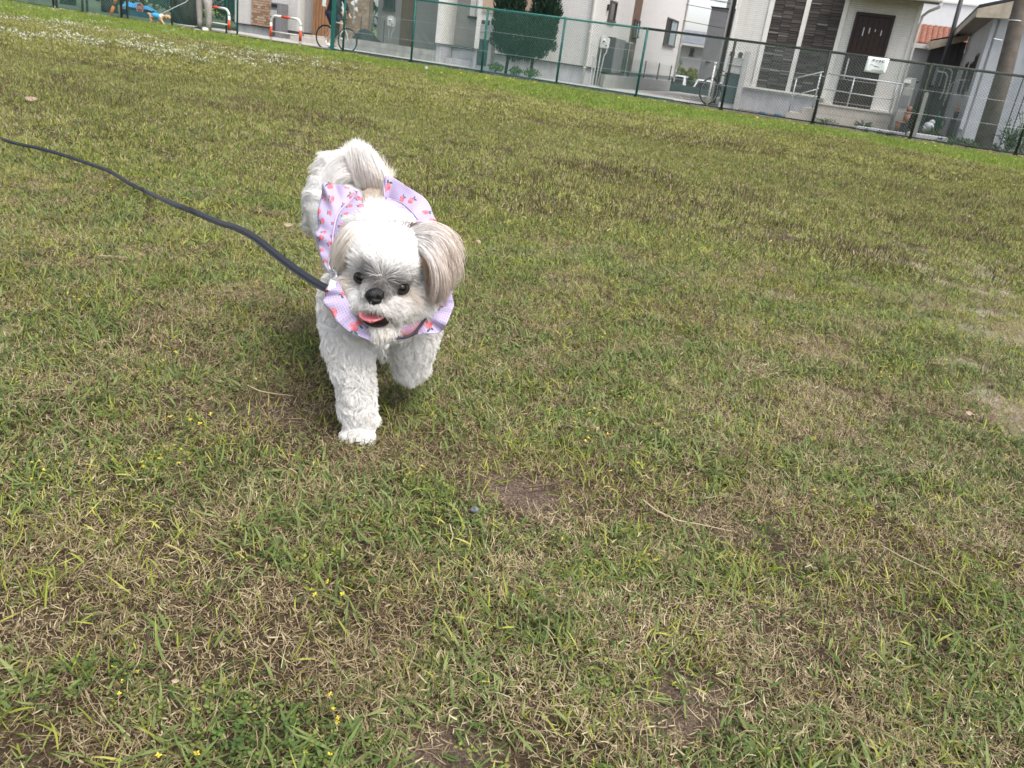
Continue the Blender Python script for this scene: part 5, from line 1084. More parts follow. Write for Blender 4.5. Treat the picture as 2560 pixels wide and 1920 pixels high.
stick([(1305,1241),(1360,1235),(1415,1222)], .0021, twigm, 'twig', 'short dark twig lying across the bare soil patch', .016)
stick([(1440,1205),(1466,1170)], .0013, twigm, 'twig', 'tiny dark twig upright-leaning just above the bare soil patch', .02)
stick([(618,984),(650,998),(690,1005),(732,1010)], .0016, strawm, 'straw', 'pale straw left of the forward paw')
stick([(1520,1089),(1560,1092),(1604,1086)], .0014, twigm, 'twig', 'thin dark twig right of the lifted paw')
stick([(2195,1385),(2260,1420),(2330,1455),(2400,1500)], .0011, strawm, 'straw', 'thin faint straw low on the right side')
stick([(330,865),(345,845),(352,815)], .0014, strawm, 'straw', 'bent pale straw on the left, below the leash')
stick([(1395,552),(1445,560),(1510,566)], .0028, twigm, 'twig', 'long dark twig in the mid lawn right of the dog')
stick([(1120,780+560),(1128,1365),(1122,1400)], .0012, strawm, 'straw', 'hooked pale straw below the dog, left of the soil patch')
stick([(245,655),(320,660)], .0016, strawm, 'straw', 'pale straw under the leash on the left')
def dleaf(px, py, s, rot, label):
    P = gnd(px, py); z = float(gz(P[0], P[1]))+.028; mb = MB(); n = 7
    for i in range(n+1):
        f = i/n; w_ = s*.30*math.sin(pi*min(1, f*.96+.03))**.7
        for j in (-1, 0, 1):
            q = Vector((s*(f-.5), j*w_, .25*w_*abs(j)*1.2+.15*s*(f-.5)**2*4)); q = Matrix.Rotation(rot, 3, 'Z') @ Matrix.Rotation(.5, 3, 'X') @ q; mb.v.append((P[0]+q.x, P[1]+q.y, z+q.z))
    for i in range(n):
        for j in range(2): k = i*3+j; mb.f.append((k, k+3, k+4, k+1))
    o = wild('dry_leaf', mb, leafm, (P[0], P[1], z), label, 'leaf'); o.modifiers.new('t', 'SOLIDIFY').thickness = .0006
dleaf(1193, 628, .030, 1.4, 'small pale curled dry leaf right of the dog ear')
dleaf(80, 262, .07, .1, 'pale dry leaf on the lawn at the left, above the leash')
dleaf(720, 588, .028, .2, 'pale dry leaf just left of the dog dress')
dleaf(1993, 842, .030, 2.0, 'brownish dry leaf on the lawn at the right')
dleaf(2410, 1062, .020, .6, 'tiny whitish dry leaf at the right edge')
dleaf(440, 1752, .007, .3, 'tiny white dry scrap in the bottom left foreground')
pb = MB(); P = gnd(1185, 1288); pb.ell((P[0], P[1], float(gz(P[0],P[1]))+.006), (.008,.006,.005), 9, 6); wild('pebble', pb, mat('blue_grey_stone',(.16,.17,.19),.8), (P[0], P[1], 0), 'small blue-grey pebble at the lower edge of the bare soil patch', 'pebble')
# dandelion clock
P = gnd(1065, 184); mb = MB()
o = thing('dandelion_clock', 'single white dandelion seed head in the bright grass before the fence', 'flower', 0, 0, world=(P[0], P[1], 0)); o['o'] = (P[0], P[1], 0)
mb.cyl((P[0],P[1],-.03),(P[0],P[1],.09),.003); put('stem', mb, BM['lush'], o)
mb = MB()
for k in range(160):
    d = Vector((random.gauss(0,1),random.gauss(0,1),random.gauss(0,1))).normalized(); c = Vector((P[0],P[1],.105)); mb.cyl(c, c+d*.032, .0014, .002, n=3)
put('seed_head', mb, M['whitecloth'], o)
# ================================================================= THE DOG
from mathutils.bvhtree import BVHTree
from mathutils.kdtree import KDTree
def PX(x, y, Y): return Vector(at(x, y, Y))
DO = Vector((-.255, 1.42, 0))
dog = thing('dog', 'white and beige long-haired small dog in a lilac ruffled dress trotting across the lawn', 'dog', 0, 0, world=DO); dog['o'] = tuple(DO)
vr = Vector(CR); vu = Vector(CU); vf = -Vector(CF)        # right, up and towards-the-viewer axes, used only to turn ellipsoids
# --- anatomy: tapered limbs and masses (a, b, radius a, radius b, region)
G = lambda x, y, z=0: Vector(gnd(x, y, z))
LP = G(897, 1103)
prims = []
def cap(a, b, ra, rb, reg): prims.append((Vector(a), Vector(b), ra, rb, reg))
def chain(pts, rs, reg):
    for i in range(len(pts)-1): cap(pts[i], pts[i+1], rs[i], rs[i+1], reg)
hipc = PX(846, 505, 1.66); midc = PX(915, 640, 1.52); chc = PX(968, 745, 1.36)
chain([hipc, midc, chc], [.066, .078, .070], 'back')
chain([hipc, PX(830, 530, 1.66)], [.060, .050], 'rump')
chain([PX(854, 437, 1.70), PX(832, 482, 1.69)], [.034, .040], 'rump')
cap(PX(900, 440, 1.71), PX(850, 430, 1.71), .026, .032, 'rump')
# tail curling over the back
chain([PX(935, 505, 1.63), PX(930, 460, 1.66), PX(915, 420, 1.67)], [.018, .020, .014], 'tail')
# neck and nape
chain([PX(955, 620, 1.42), PX(962, 680, 1.31)], [.058, .054], 'nape')
# fore legs
chain([PX(872, 775, 1.33), PX(873, 850, 1.285), PX(886, 935, 1.27), PX(892, 1010, 1.27), (LP.x, LP.y+.012, .040)], [.044, .037, .029, .026, .024], 'leg')
chain([PX(848, 735, 1.33), PX(873, 830, 1.30)], [.030, .036], 'leg')
cap((LP.x-.002, LP.y+.008, .022), (LP.x, LP.y-.006, .020), .023, .018, 'paw')
TOES = [(LP.x+dx, LP.y-.019+abs(dx)*.35, .013) for dx in (-.019,-.0065,.0065,.019)]
for tx in TOES: cap((tx[0]*.8+LP.x*.2, tx[1]+.014, .016), tx, .010, .0095, 'paw')
chain([PX(1040, 775, 1.37), PX(1034, 850, 1.35), PX(1030, 905, 1.37)], [.046, .036, .029], 'leg')
chain([PX(1030, 905, 1.37), PX(1026, 918, 1.43), PX(1024, 905, 1.46)], [.029, .024, .018], 'leg')
# hind legs: one swung forward under the belly, one pushing off behind
chain([PX(900, 600, 1.62), PX(952, 745, 1.60), PX(972, 820, 1.66), PX(968, 858, 1.58), PX(966, 866, 1.55)], [.055, .038, .022, .019, .020], 'hind')
hp = G(884, 842)
chain([hipc, Vector((hp.x+.01, hp.y-.10, .20)), Vector((hp.x, hp.y+.06, .11)), Vector((hp.x, hp.y+.03, .03)), Vector((hp.x, hp.y, .018))], [.060, .042, .024, .019, .019], 'hind')
# head
cap(PX(968, 655, 1.285), PX(962, 665, 1.27), .058, .056, 'skull')
cap(PX(900, 725, 1.262), PX(915, 740, 1.252), .030, .030, 'cheek'); cap(PX(1030, 745, 1.278), PX(1010, 752, 1.262), .036, .032, 'cheek')
cap(PX(948, 712, 1.235), PX(938, 740, 1.205), .025, .020, 'bridge')
cap(PX(928, 756, 1.205), PX(905, 762, 1.222), .015, .015, 'mustache'); cap(PX(952, 760, 1.205), PX(988, 773, 1.228), .016, .018, 'mustache')
cap(PX(960, 820, 1.235), PX(945, 826, 1.215), .019, .012, 'chin'); cap(PX(985, 790, 1.27), PX(950, 800, 1.262), .036, .028, 'chin')
me = bpy.data.meshes.new('body'); mb = MB()
for a, b, ra, rb, reg in prims:
    L_ = (b-a).length; n = max(2, int(L_/(min(ra, rb)*.35))+1)
    for i in range(n+1): mb.ell(a.lerp(b, i/n), [ra+(rb-ra)*i/n]*3, 16, 10)
body = mesh_obj('body', [Vector(p)-DO for p in mb.v], mb.f, None)
rm = body.modifiers.new('r', 'REMESH'); rm.mode = 'VOXEL'; rm.voxel_size = .0042
sm_ = body.modifiers.new('s', 'SMOOTH'); sm_.factor = .5; sm_.iterations = 3
me2 = bpy.data.meshes.new_from_object(body.evaluated_get(bpy.context.evaluated_depsgraph_get())); bpy.data.objects.remove(body)
def simple(name, col, rough=.6, attr=None, spec=.25):
    m = bpy.data.materials.new(name); m.use_nodes = True; b = m.node_tree.nodes['Principled BSDF']; b.inputs['Base Color'].default_value = (*col, 1); b.inputs['Roughness'].default_value = rough; b.inputs['Specular IOR Level'].default_value = spec
    if attr: a = m.node_tree.nodes.new('ShaderNodeAttribute'); a.attribute_name = attr; m.node_tree.links.new(a.outputs['Color'], b.inputs['Base Color'])
    return m
furm = simple('dog_hair', (.8,.8,.8), .62, 'hair_color', .18)
me2.name = 'body'; me2.polygons.foreach_set('use_smooth', [True]*len(me2.polygons))
nv = len(me2.vertices); co = np.empty(nv*3); me2.vertices.foreach_get('co', co); co = co.reshape(-1, 3)+np.array(DO)
me2.calc_loop_triangles(); nt_ = len(me2.loop_triangles); tri = np.empty(nt_*3, int); me2.loop_triangles.foreach_get('vertices', tri); tri = tri.reshape(-1, 3)
nrm = np.empty(nv*3); me2.vertices.foreach_get('normal', nrm); nrm = nrm.reshape(-1, 3)
bvh = BVHTree.FromPolygons([Vector(c) for c in co], tri.tolist())
def surf(x, y, back=0.0):
    d = Vector(ray(x, y)).normalized(); h_ = bvh.ray_cast(Vector(CP), d)
    return (h_[0]+d*back) if h_[0] is not None else PX(x, y, 1.3)
# --- colours over the head by real marking positions
WHITE = np.array([.85, .84, .82]); CREAM = np.array([.72, .65, .57]); TAN = np.array([.58, .45, .34]); GREY = np.array([.085, .075, .07]); BLACK = np.array([.022, .020, .022])
spots = [(surf(905,692), .0155, GREY*.6, 1.0), (surf(1003,718), .0175, GREY*.5, 1.0), (surf(932,682), .012, GREY*.9, .95), (surf(974,690), .0135, GREY*.8, 1.0), 
         (surf(948,704), .018, GREY*.8, 1.0), (surf(938,722), .018, BLACK*1.8, 1.0), (surf(960,728), .017, GREY*.8, 1.0), (surf(925,735), .008, GREY*.9, .8), (surf(985,712), .010, GREY*.8, .85), (surf(935,757), .009, BLACK*2, .9), (surf(985,752), .016, GREY*5, .45),
         (surf(880,705), .015, TAN, .5), (surf(1025,738), .016, TAN, .45), (surf(1040,722), .012, GREY*2.5, .4), (surf(1010,790), .02, CREAM, .5), (surf(960,812), .018, CREAM*1.05, .5), (surf(905,780), .010, CREAM*.95, .5),
         (surf(940,480), .03, TAN*1.15, .7), (surf(930,500), .02, CREAM*.8, .6), (surf(905,420), .022, CREAM*.85, .4), (surf(932,440), .028, CREAM*.95, .75)]
REG = {  # length, lift, curl, flow kind, density weight
 'back': (.012, .25, .001, 'flow', .55, (.1,.9,.1)), 'rump': (.037, .50, .0038, 'flow', 1.3, (-.85,-.1,-.25)), 'tail': (.042, .30, .001, 'flow', 1.6, (-.35,.1,1.0)), 'nape': (.040, .34, .0022, 'nape', 1.3, (0,.6,.5)),
 'leg': (.0150, .66, .0042, 'flow', 1.0, (0,0,-1)), 'paw': (.0085, .50, .0020, 'flow', 1.3, (0,-.4,-.8)), 'hind': (.018, .5, .003, 'flow', .8, (0,0,-1)),
 'skull': (.026, .22, .0006, 'radial', 1.5, None), 'cheek': (.027, .28, .0008, 'radial', 1.5, None), 'bridge': (.0085, .30, .0004, 'radial', 2.2, None), 'mustache': (.018, .26, .0010, 'must', 2.0, None), 'chin': (.0155, .32, .0012, 'flow', 1.6, (.15,-.35,-.9))}
S0 = np.array(surf(952, 704, .012)); S1 = np.array(surf(938, 742, .004)); NP0 = np.array(PX(965, 600, 1.28))
regs = [p[4] for p in prims]
def prim_d(Q):
    D = np.empty((len(prims), len(Q)))
    for i, (a, b, ra, rb, reg) in enumerate(prims):
        a_ = np.array(a); ab = np.array(b)-a_; t = np.clip(((Q-a_)@ab)/max(ab@ab, 1e-9), 0, 1); D[i] = np.linalg.norm(Q-a_-t[:, None]*ab, axis=1)-(ra+(rb-ra)*t)
    return D
eyes = [(surf(903,692), .0105), (surf(1001,719), .0105)]; NOSE = surf(937, 738, .002); MOUTH = PX(939, 790, 1.210)
def norm(v): return v/np.maximum(np.linalg.norm(v, axis=-1, keepdims=True), 1e-9)
def make_hair(name, P, C, r0, r1, parent, matr):
    n, k, _ = P.shape; cu = bpy.data.hair_curves.new(name); cu.add_curves([k]*n)
    org = np.array(DO); cu.attributes['position'].data.foreach_set('vector', (P-org).reshape(-1).astype(np.float32))
    ra = cu.attributes.get('radius') or cu.attributes.new('radius', 'FLOAT', 'POINT'); f = np.linspace(0, 1, k); rad = (r0*(1-f**1.5)+r1*f**1.5)[None, :]*rng.uniform(.75, 1.25, n)[:, None]; ra.data.foreach_set('value', rad.ravel().astype(np.float32))
    ca = cu.attributes.new('hair_color', 'FLOAT_COLOR', 'POINT'); C4 = np.concatenate([C, np.ones(C.shape[:2]+(1,))], 2); ca.data.foreach_set('color', C4.reshape(-1).astype(np.float32))
    cu.materials.append(matr); o = bpy.data.objects.new(name, cu); COL.objects.link(o); o.parent = parent; return o
def grow(n, k=7):
    v0_, v1_, v2_ = co[tri[:,0]], co[tri[:,1]], co[tri[:,2]]; ctr = (v0_+v1_+v2_)/3; ar = np.linalg.norm(np.cross(v1_-v0_, v2_-v0_), axis=1)
    D = prim_d(ctr); wreg = np.array([REG[regs[i]][4] for i in np.argmin(D, 0)]); pr = ar*wreg; pr /= pr.sum()
    t = rng.choice(len(tri), n, p=pr); a = rng.random((n, 2)); fl = a.sum(1) > 1; a[fl] = 1-a[fl]
    Q = v0_[t]+(v1_-v0_)[t]*a[:, :1]+(v2_-v0_)[t]*a[:, 1:]; N = norm(nrm[tri[t,0]]*(1-a.sum(1, keepdims=True))+nrm[tri[t,1]]*a[:, :1]+nrm[tri[t,2]]*a[:, 1:])
    ok = np.ones(n, bool)
    for e, r_ in eyes: ok &= np.linalg.norm(Q-np.array(e), axis=1) > r_*.98
    ok &= np.linalg.norm(Q-np.array(NOSE), axis=1) > .0125
    dm = Q-np.array(MOUTH); ok &= ((dm@CR/.0265)**2+(dm@CU/.0135)**2+(dm@CF/.04)**2) > 1
    Q = Q[ok]; N = N[ok]; n = len(Q)
    D = prim_d(Q); W_ = np.exp(-np.maximum(D-D.min(0), 0)/.006); W_ /= W_.sum(0)
    ln = np.zeros(n); lf = np.zeros(n); cl_ = np.zeros(n); F_ = np.zeros((n, 3))
    for i, rg in enumerate(regs):
        l, li, c, kind, _, fv = REG[rg]; w_ = W_[i]
        if kind == 'radial': fd = norm(Q-S0)
        elif kind == 'must': fd = norm(Q-S1)*1.0+np.array([0,0,-.35])
        elif kind == 'nape': fd = norm(Q-NP0)+np.array([0,.2,.25])
        else: fd = np.tile(np.array(fv, float), (n, 1))
        ln += w_*l; lf += w_*li; cl_ += w_*c; F_ += w_[:, None]*fd
    wn = sum(W_[i] for i, rg in enumerate(regs) if rg == 'nape'); ln *= 1-.65*wn*(Q[:, 2] < .285)
    F_ = norm(F_); Ft = norm(F_-N*np.sum(F_*N, 1, keepdims=True)+1e-6)
    near = np.minimum(np.linalg.norm(Q-np.array(eyes[0][0]), axis=1), np.linalg.norm(Q-np.array(eyes[1][0]), axis=1)); ln *= .35+.65*sstep(.006, .024, near)
    nn = np.linalg.norm(Q-np.array(NOSE), axis=1); ln *= .45+.55*sstep(.012, .028, nn)
    ln *= rng.uniform(.65, 1.2, n)*(.8+.4*vnoise(Q[:,0]+Q[:,2], Q[:,1]-Q[:,2], .012, 77))
    # direction field jitter in locks
    lock = np.stack([vnoise(Q[:,0]*1.3+Q[:,1], Q[:,2]*1.3, .014, 201+i)-.5 for i in range(3)], 1)
    Ft = norm(Ft+lock*(.9*(cl_/.003)[:, None]+.25)+rng.normal(0, .10, (n, 3)))
    ph = 2*pi*vnoise(Q[:,0]+Q[:,1]*.7, Q[:,2], .02, 301)*2; side = norm(np.cross(N, Ft)); P = np.empty((n, k, 3)); P[:, 0] = Q-N*.001; p = Q.copy()
    for s in range(1, k):
        f = s/(k-1); d = norm(N*(lf*(1.25-f))[:, None]+Ft*(1-lf)[:, None]+np.array([0, 0, -.28*f])); p = p+d*(ln/(k-1))[:, None]
        P[:, s] = p+side*(np.sin(ph+f*5.5)*cl_*f**.7)[:, None]+N*(np.cos(ph+f*5.5)*cl_*.4*f)[:, None]
    # clump towards guide strands
    gi = rng.choice(n, n//9, replace=False); kd = KDTree(len(gi))
    for j, q in enumerate(gi): kd.insert(Q[q], j)
    kd.balance(); near_ = np.array([gi[kd.find(q)[1]] for q in Q]); cs = np.where(cl_ > .0015, .42, .38)
    for s in range(1, k):
        f = s/(k-1); a_ = (cs*f**1.1)[:, None]; P[:, s] = P[:, s]*(1-a_)+(P[near_, s])*a_
    base = WHITE*rng.uniform(.93, 1.03, (n, 1))
    under = vnoise(Q[:,0]*1.2, Q[:,2]+Q[:,1], .03, 88)[:, None]; base = base*(1-.06*under)+np.array([.02,.0,-.02])*under
    regid = np.argmin(D, 0); tailm = np.array([regs[i] == 'tail' for i in regid]); base[tailm] = base[tailm]*.35+CREAM*.62
    for (sp, r_, c, am) in spots:
        w_ = (am*np.exp(-(np.linalg.norm(Q-np.array(sp), axis=1)/r_)**2*1.1))[:, None]; w_ = np.clip(w_*rng.uniform(.6, 1.4, (n, 1)), 0, 1); base = base*(1-w_)+c*w_
    C = np.repeat(base[:, None, :], k, 1); f = np.linspace(0, 1, k)[None, :, None]; C = C*(.92+.08*f); fa = sstep(.019, .036, near)[:, None, None]; sk = np.array([regs[i] == 'skull' for i in regid])[:, None, None]; g_ = np.minimum(f*1.5,1)**.8*.92*fa; C = np.where(sk, C*(1-g_)+WHITE*g_, C)
    return P, C, Q
P, C, Q = grow(150000)
bodyc = np.tile(WHITE*.9, (nv, 1))
for (sp, r_, c, am) in spots:
    w_ = (am*np.exp(-(np.linalg.norm(co-np.array(sp), axis=1)/r_)**2*1.1))[:, None]; bodyc = bodyc*(1-w_)+c*w_
dmo = co-np.array(MOUTH); wm = (((dmo@CR/.026)**2+(dmo@CU/.013)**2+(dmo@CF/.05)**2) < 1)[:, None]; bodyc = np.where(wm, BLACK, bodyc)
at_ = me2.attributes.new('hair_color', 'FLOAT_COLOR', 'POINT'); at_.data.foreach_set('color', np.column_stack([bodyc, np.ones(nv)]).ravel().astype(np.float32))
me2.materials.clear(); me2.materials.append(furm)
bo = bpy.data.objects.new('body', me2); COL.objects.link(bo); bo.parent = dog
make_hair('coat', P, C, .00030, .00008, dog, furm)
# --- eyes, nose, tongue, mouth
Rh = Matrix((vr, vf, vu)).transposed()
eyem = simple('dog_eye', (.006,.004,.003), .10, spec=.35); nosem = mat('dog_nose', (.004,.004,.005), .33, var=.3, scale=300, bump=.35, bscale=500, spec=.35)
tonguem = mat('dog_tongue', (.52,.15,.17), .35, var=.08, scale=80, bump=.2, bscale=300, spec=.5); mouthm = simple('mouth_interior', (.03,.012,.012), .5)
lidm = simple('dark_eyelid', (.025,.018,.016), .6)
for e, r_ in eyes:
    mb = MB(); mb.ell(e-vf*.0072, (.0136, .0104, .0110), 20, 14, Rh); put('eyelid', mb, lidm, dog, True)
    mb = MB(); mb.ell(e-vf*.0062, (.0114, .0116, .0094), 20, 14, Rh); put('eye', mb, eyem, dog, True)
mb = MB(); mb.ell(NOSE+vf*.001, (.0150, .009, .0105), 20, 14, Rh @ Matrix.Rotation(-.12, 3, 'Y')); mb.ell(NOSE+vf*.0005-vu*.008, (.0105, .008, .0075), 16, 10, Rh)
cm = simple('dark_claw', (.05,.04,.04), .4)
for tx in TOES:
    mc = MB(); mc.cyl((tx[0], tx[1]-.008, tx[2]-.002), (tx[0], tx[1]-.018, tx[2]-.010), .0022, .0007, n=8); put('claw', mc, cm, dog, True)
nz = put('nose', mb, nosem, dog, True)
for s in (-1, 1): mb = MB(); mb.ell(NOSE+vf*.0088-vu*.002+vr*.0068*s, (.0032, .0018, .0022), 10, 8, Rh); put('nostril', mb, simple('nostril_dark', (.002,.002,.002), .9), nz, True)
mb = MB(); mb.ell(MOUTH-vu*.003, (.0225, .017, .0145), 20, 14, Rh @ Matrix.Rotation(.16, 3, 'Y')); put('mouth', mb, mouthm, dog, True)
mb = MB(); nT = 12
for i in range(nT+1):
    for j in range(9):
        a = i/nT; b = (j-4)/4; w_ = .0225*math.sqrt(max(0, 1-max(0, (a-.5)/.5)**2.4))*(.85+.15*a)
        c = MOUTH+vf*(.0105+.0135*a)+vu*(.0085-.0185*a**1.3)+vr*(b*w_-.001)+vu*(.0028*b*b-.0012*(1-abs(b)))*(1)-vr*.002*a; mb.v.append(tuple(c))
for i in range(nT):
    for j in range(8): k = i*9+j; mb.f.append((k, k+9, k+10, k+1))
to = put('tongue', mb, tonguem, dog, True); md = to.modifiers.new('t', 'SOLIDIFY'); md.thickness = .0035; md.offset = -1; to.modifiers.new('s', 'SUBSURF').render_levels = 1
# --- ears: a soft flap with long hair combed along hand-placed guide lines
def spl(pts, n):
    P_ = [Vector(p) for p in pts]; out = []
    for q in range(n):
        t = q/(n-1)*(len(P_)-1); i = min(int(t), len(P_)-2); f = t-i; p0 = P_[max(i-1,0)]; p1 = P_[i]; p2 = P_[i+1]; p3 = P_[min(i+2, len(P_)-1)]
        out.append(.5*((2*p1)+(p2-p0)*f+(2*p0-5*p1+4*p2-p3)*f*f+(3*p1-p0-3*p2+p3)*f**3))
    return out
def ear(label, guides, n, colf, bulge=.012, seed=0, k=9, clump=.6):
    G_ = np.array([[list(p) for p in spl([PX(*q) for q in g], k)] for g in guides]); ng = len(G_)
    t = rng.random(n)*(ng-1); i = np.minimum(t.astype(int), ng-2); f = (t-i)[:, None, None]; P_ = G_[i]*(1-f)+G_[i+1]*f
    depth = rng.random(n); fr = np.linspace(0, 1, k)[None, :, None]
    off = (depth[:, None, None]-.35)*bulge*np.sin(pi*np.clip(fr*.8+.12, 0, 1))*2
    P_ = P_+off*(-CF)[None, None, :]
    wob = np.stack([vnoise(t*3, depth*3, 1.0, seed+q)-.5 for q in range(3)], 1)[:, None, :]*.030*fr**1.3+rng.normal(0, .0038, (n, 1, 3))*fr
    P_ = P_+wob+rng.normal(0, .0018, (n, 1, 3)); cut = rng.uniform(.78, 1.06, n)[:, None, None]; P_ = P_[:, :1]+(P_-P_[:, :1])*cut
    ci = rng.choice(n, n//55, replace=False); tt = np.column_stack([t*.03, depth*.02]); 
    kd = KDTree(len(ci))
    for j, q in enumerate(ci): kd.insert((tt[q,0], tt[q,1], 0), j)
    kd.balance(); nr_ = np.array([ci[kd.find((a[0], a[1], 0))[1]] for a in tt]); 
    for s in range(1, k): a_ = clump*(s/(k-1))**1.2; P_[:, s] = P_[:, s]*(1-a_)+P_[nr_, s]*a_
    C_ = colf(t/(ng-1), depth, n, k)
    em = MB(); 
    for a in range(ng):
        for s in range(k-1): em.v.append(tuple(G_[a, s]+CF*.010))
    for a in range(ng-1):
        for s in range(k-2): q = a*(k-1)+s; em.f.append((q, q+1, q+k, q+k-1))
    e = put('ear', em, simple('ear_skin', tuple(CREAM*.75), .8), dog, True, label=label); e.modifiers.new('t', 'SOLIDIFY').thickness = .004
    make_hair('ear_hair', P_, C_, .00030, .00009, e, furm)
def col_right(t, d, n, k):
    st = (vnoise(t*26, d*5, 1, 401)**1.3*1.3)[:, None, None]; f = np.linspace(0, 1, k)[None, :, None]
    a = np.array([.72,.63,.56]); b = np.array([.46,.34,.27]); g = np.array([.42,.37,.34]); c = a*(1-st*.9)+b*st*.9; inner = sstep(.55, 1, t)[:, None, None]*.35*(1-d[:, None, None]); c = c*(1-inner)+np.array([.50,.30,.18])*inner
    c = c*(1-.45*f**3)+g*.45*f**3; wroot = (1-f)**2*.9; c = c*(1-wroot)+WHITE*wroot; return np.clip(c*rng.uniform(.85, 1.12, (n, 1, 1)), 0, 1)
def col_left(t, d, n, k):
    st = vnoise(t*10, d*3, 1, 411)[:, None, None]; f = np.linspace(0, 1, k)[None, :, None]; c = np.array([.60,.545,.48])*(1-.3*st)+np.array([.45,.39,.33])*.3*st
    sh = sstep(.55, .95, t)[:, None, None]*.45; c = c*(1-sh)+np.array([.30,.24,.20])*sh; wroot = (1-f)**2.6*.7; c = c*(1-wroot)+WHITE*wroot; return np.clip(c*rng.uniform(.85, 1.12, (n, 1, 1)), 0, 1)
ear('dog\'s beige fluffy ear on the right of the picture', [[(1030,578,1.31),(1075,562,1.30),(1120,580,1.29),(1138,612,1.285),(1144,648,1.285)],[(1040,585,1.305),(1090,580,1.285),(1130,610,1.275),(1136,650,1.275),(1128,688,1.28)],[(1045,595,1.30),(1090,605,1.27),(1120,645,1.258),(1122,692,1.26),(1110,732,1.268)],
     [(1045,605,1.295),(1080,630,1.262),(1103,670,1.25),(1108,712,1.252),(1098,748,1.262)],[(1048,620,1.285),(1068,645,1.258),(1083,680,1.25),(1088,715,1.25),(1080,747,1.258)]], 11000, col_right, .015, 1)
ear('dog\'s grey-beige ear on the left of the picture', [[(905,562,1.30),(878,566,1.295),(850,600,1.29),(837,640,1.29),(836,668,1.292)],[(912,566,1.295),(885,578,1.28),(862,608,1.272),(850,645,1.272),(846,676,1.275)],[(915,575,1.29),(892,592,1.268),(873,618,1.262),(860,648,1.262),(853,672,1.265)],[(915,585,1.285),(897,602,1.265),(882,622,1.26),(870,645,1.26),(862,664,1.262)]], 7500, col_left, .010, 5)
# dark hair at the back of the neck, and the upright tail plume
def tuft(name, guides, n, col, bulge=.008, seed=9, k=7, r0=.0003):
    G_ = np.array([[list(p) for p in spl([PX(*q) for q in g], k)] for g in guides]); ng = len(G_); t = rng.random(n)*(ng-1); i = np.minimum(t.astype(int), ng-2); f = (t-i)[:, None, None]; P_ = G_[i]*(1-f)+G_[i+1]*f
    fr = np.linspace(0, 1, k)[None, :, None]; P_ = P_+(rng.random(n)[:, None, None]-.5)*bulge*2*(-CF)+rng.normal(0, .0025, (n, 1, 3))+rng.normal(0, .003, (n, 1, 3))*fr; P_ = P_[:, :1]+(P_-P_[:, :1])*rng.uniform(.6, 1.08, n)[:, None, None]
    c = np.array(col[0])[None, None, :]*(1-fr)+np.array(col[1])[None, None, :]*fr; c = np.repeat(c, n, 0)*rng.uniform(.8, 1.15, (n, 1, 1)); return make_hair(name, P_, np.clip(c, 0, 1), r0, .00008, dog, furm)
tuft('neck_hair', [[(950,580,1.36),(945,566,1.37),(938,560,1.38)],[(985,580,1.36),(990,562,1.37),(1000,556,1.38)],[(1020,582,1.36),(1035,566,1.37),(1048,566,1.38)],[(1045,588,1.36),(1058,572,1.37),(1070,576,1.38)]], 2600, [(.16,.12,.10),(.12,.09,.075)], .006)
tuft('neck_hair', [[(908,580,1.37),(912,556,1.39),(908,540,1.41)],[(935,575,1.37),(930,535,1.41),(925,505,1.45)],[(965,572,1.37),(962,535,1.41),(960,508,1.45)],[(995,570,1.37),(998,545,1.40),(1000,530,1.43)],[(1026,575,1.37),(1028,560,1.39),(1030,550,1.40)]], 9000, [WHITE, WHITE], .012)
tuft('tail_plume', [[(900,470,1.62),(885,430,1.61),(876,395,1.61),(868,372,1.62)],[(905,470,1.62),(896,430,1.61),(893,395,1.61),(892,362,1.62)],[(925,475,1.61),(915,430,1.595),(908,395,1.60),(903,368,1.61)],[(948,478,1.605),(942,440,1.59),(928,402,1.595),(918,372,1.60)],[(962,480,1.61),(962,452,1.60),(950,420,1.60),(932,388,1.61)],[(958,490,1.60),(966,468,1.60),(962,440,1.60),(945,410,1.61)]], 12000, [(.74,.68,.62),(.84,.82,.79)], .020)
tuft('ear_fringe', [[(1085,575,1.29),(1118,578,1.285),(1142,598,1.28),(1152,632,1.28)],[(1095,590,1.28),(1130,600,1.275),(1144,630,1.275),(1150,660,1.28)],[(1100,610,1.275),(1132,635,1.268),(1148,672,1.27),(1146,705,1.275)],[(1095,640,1.265),(1118,680,1.255),(1116,712,1.26),(1104,740,1.268)],[(1085,660,1.26),(1100,700,1.25),(1096,722,1.255),(1088,744,1.262)]], 1500, [(.66,.56,.48),(.58,.50,.44)], .010, k=9)
tuft('ear_fringe', [[(1062,650,1.262),(1072,680,1.252),(1078,715,1.25),(1076,748,1.258)],[(1068,645,1.258),(1080,680,1.248),(1086,712,1.248),(1084,742,1.256)]], 420, [(.40,.24,.15),(.20,.15,.12)], .006, k=9)
tuft('tail_plume', [[(918,430,1.66),(900,392,1.66),(866,388,1.66),(836,408,1.66),(818,440,1.66)],[(915,440,1.65),(896,408,1.64),(862,404,1.63),(832,428,1.63),(812,466,1.63)],[(910,455,1.64),(888,425,1.62),(858,425,1.61),(828,452,1.61),(806,492,1.61)],[(905,465,1.63),(882,445,1.61),(856,448,1.60),(832,475,1.60),(815,510,1.60)]], 9000, [(.80,.76,.71),WHITE], .014, k=9)
tuft('back_hair', [[(905,490,1.57),(915,505,1.53),(920,525,1.50)],[(925,478,1.58),(935,500,1.53),(938,525,1.50)],[(950,482,1.58),(952,500,1.54),(950,520,1.50)]], 3200, [(.52,.42,.33),(.72,.66,.58)], .008)
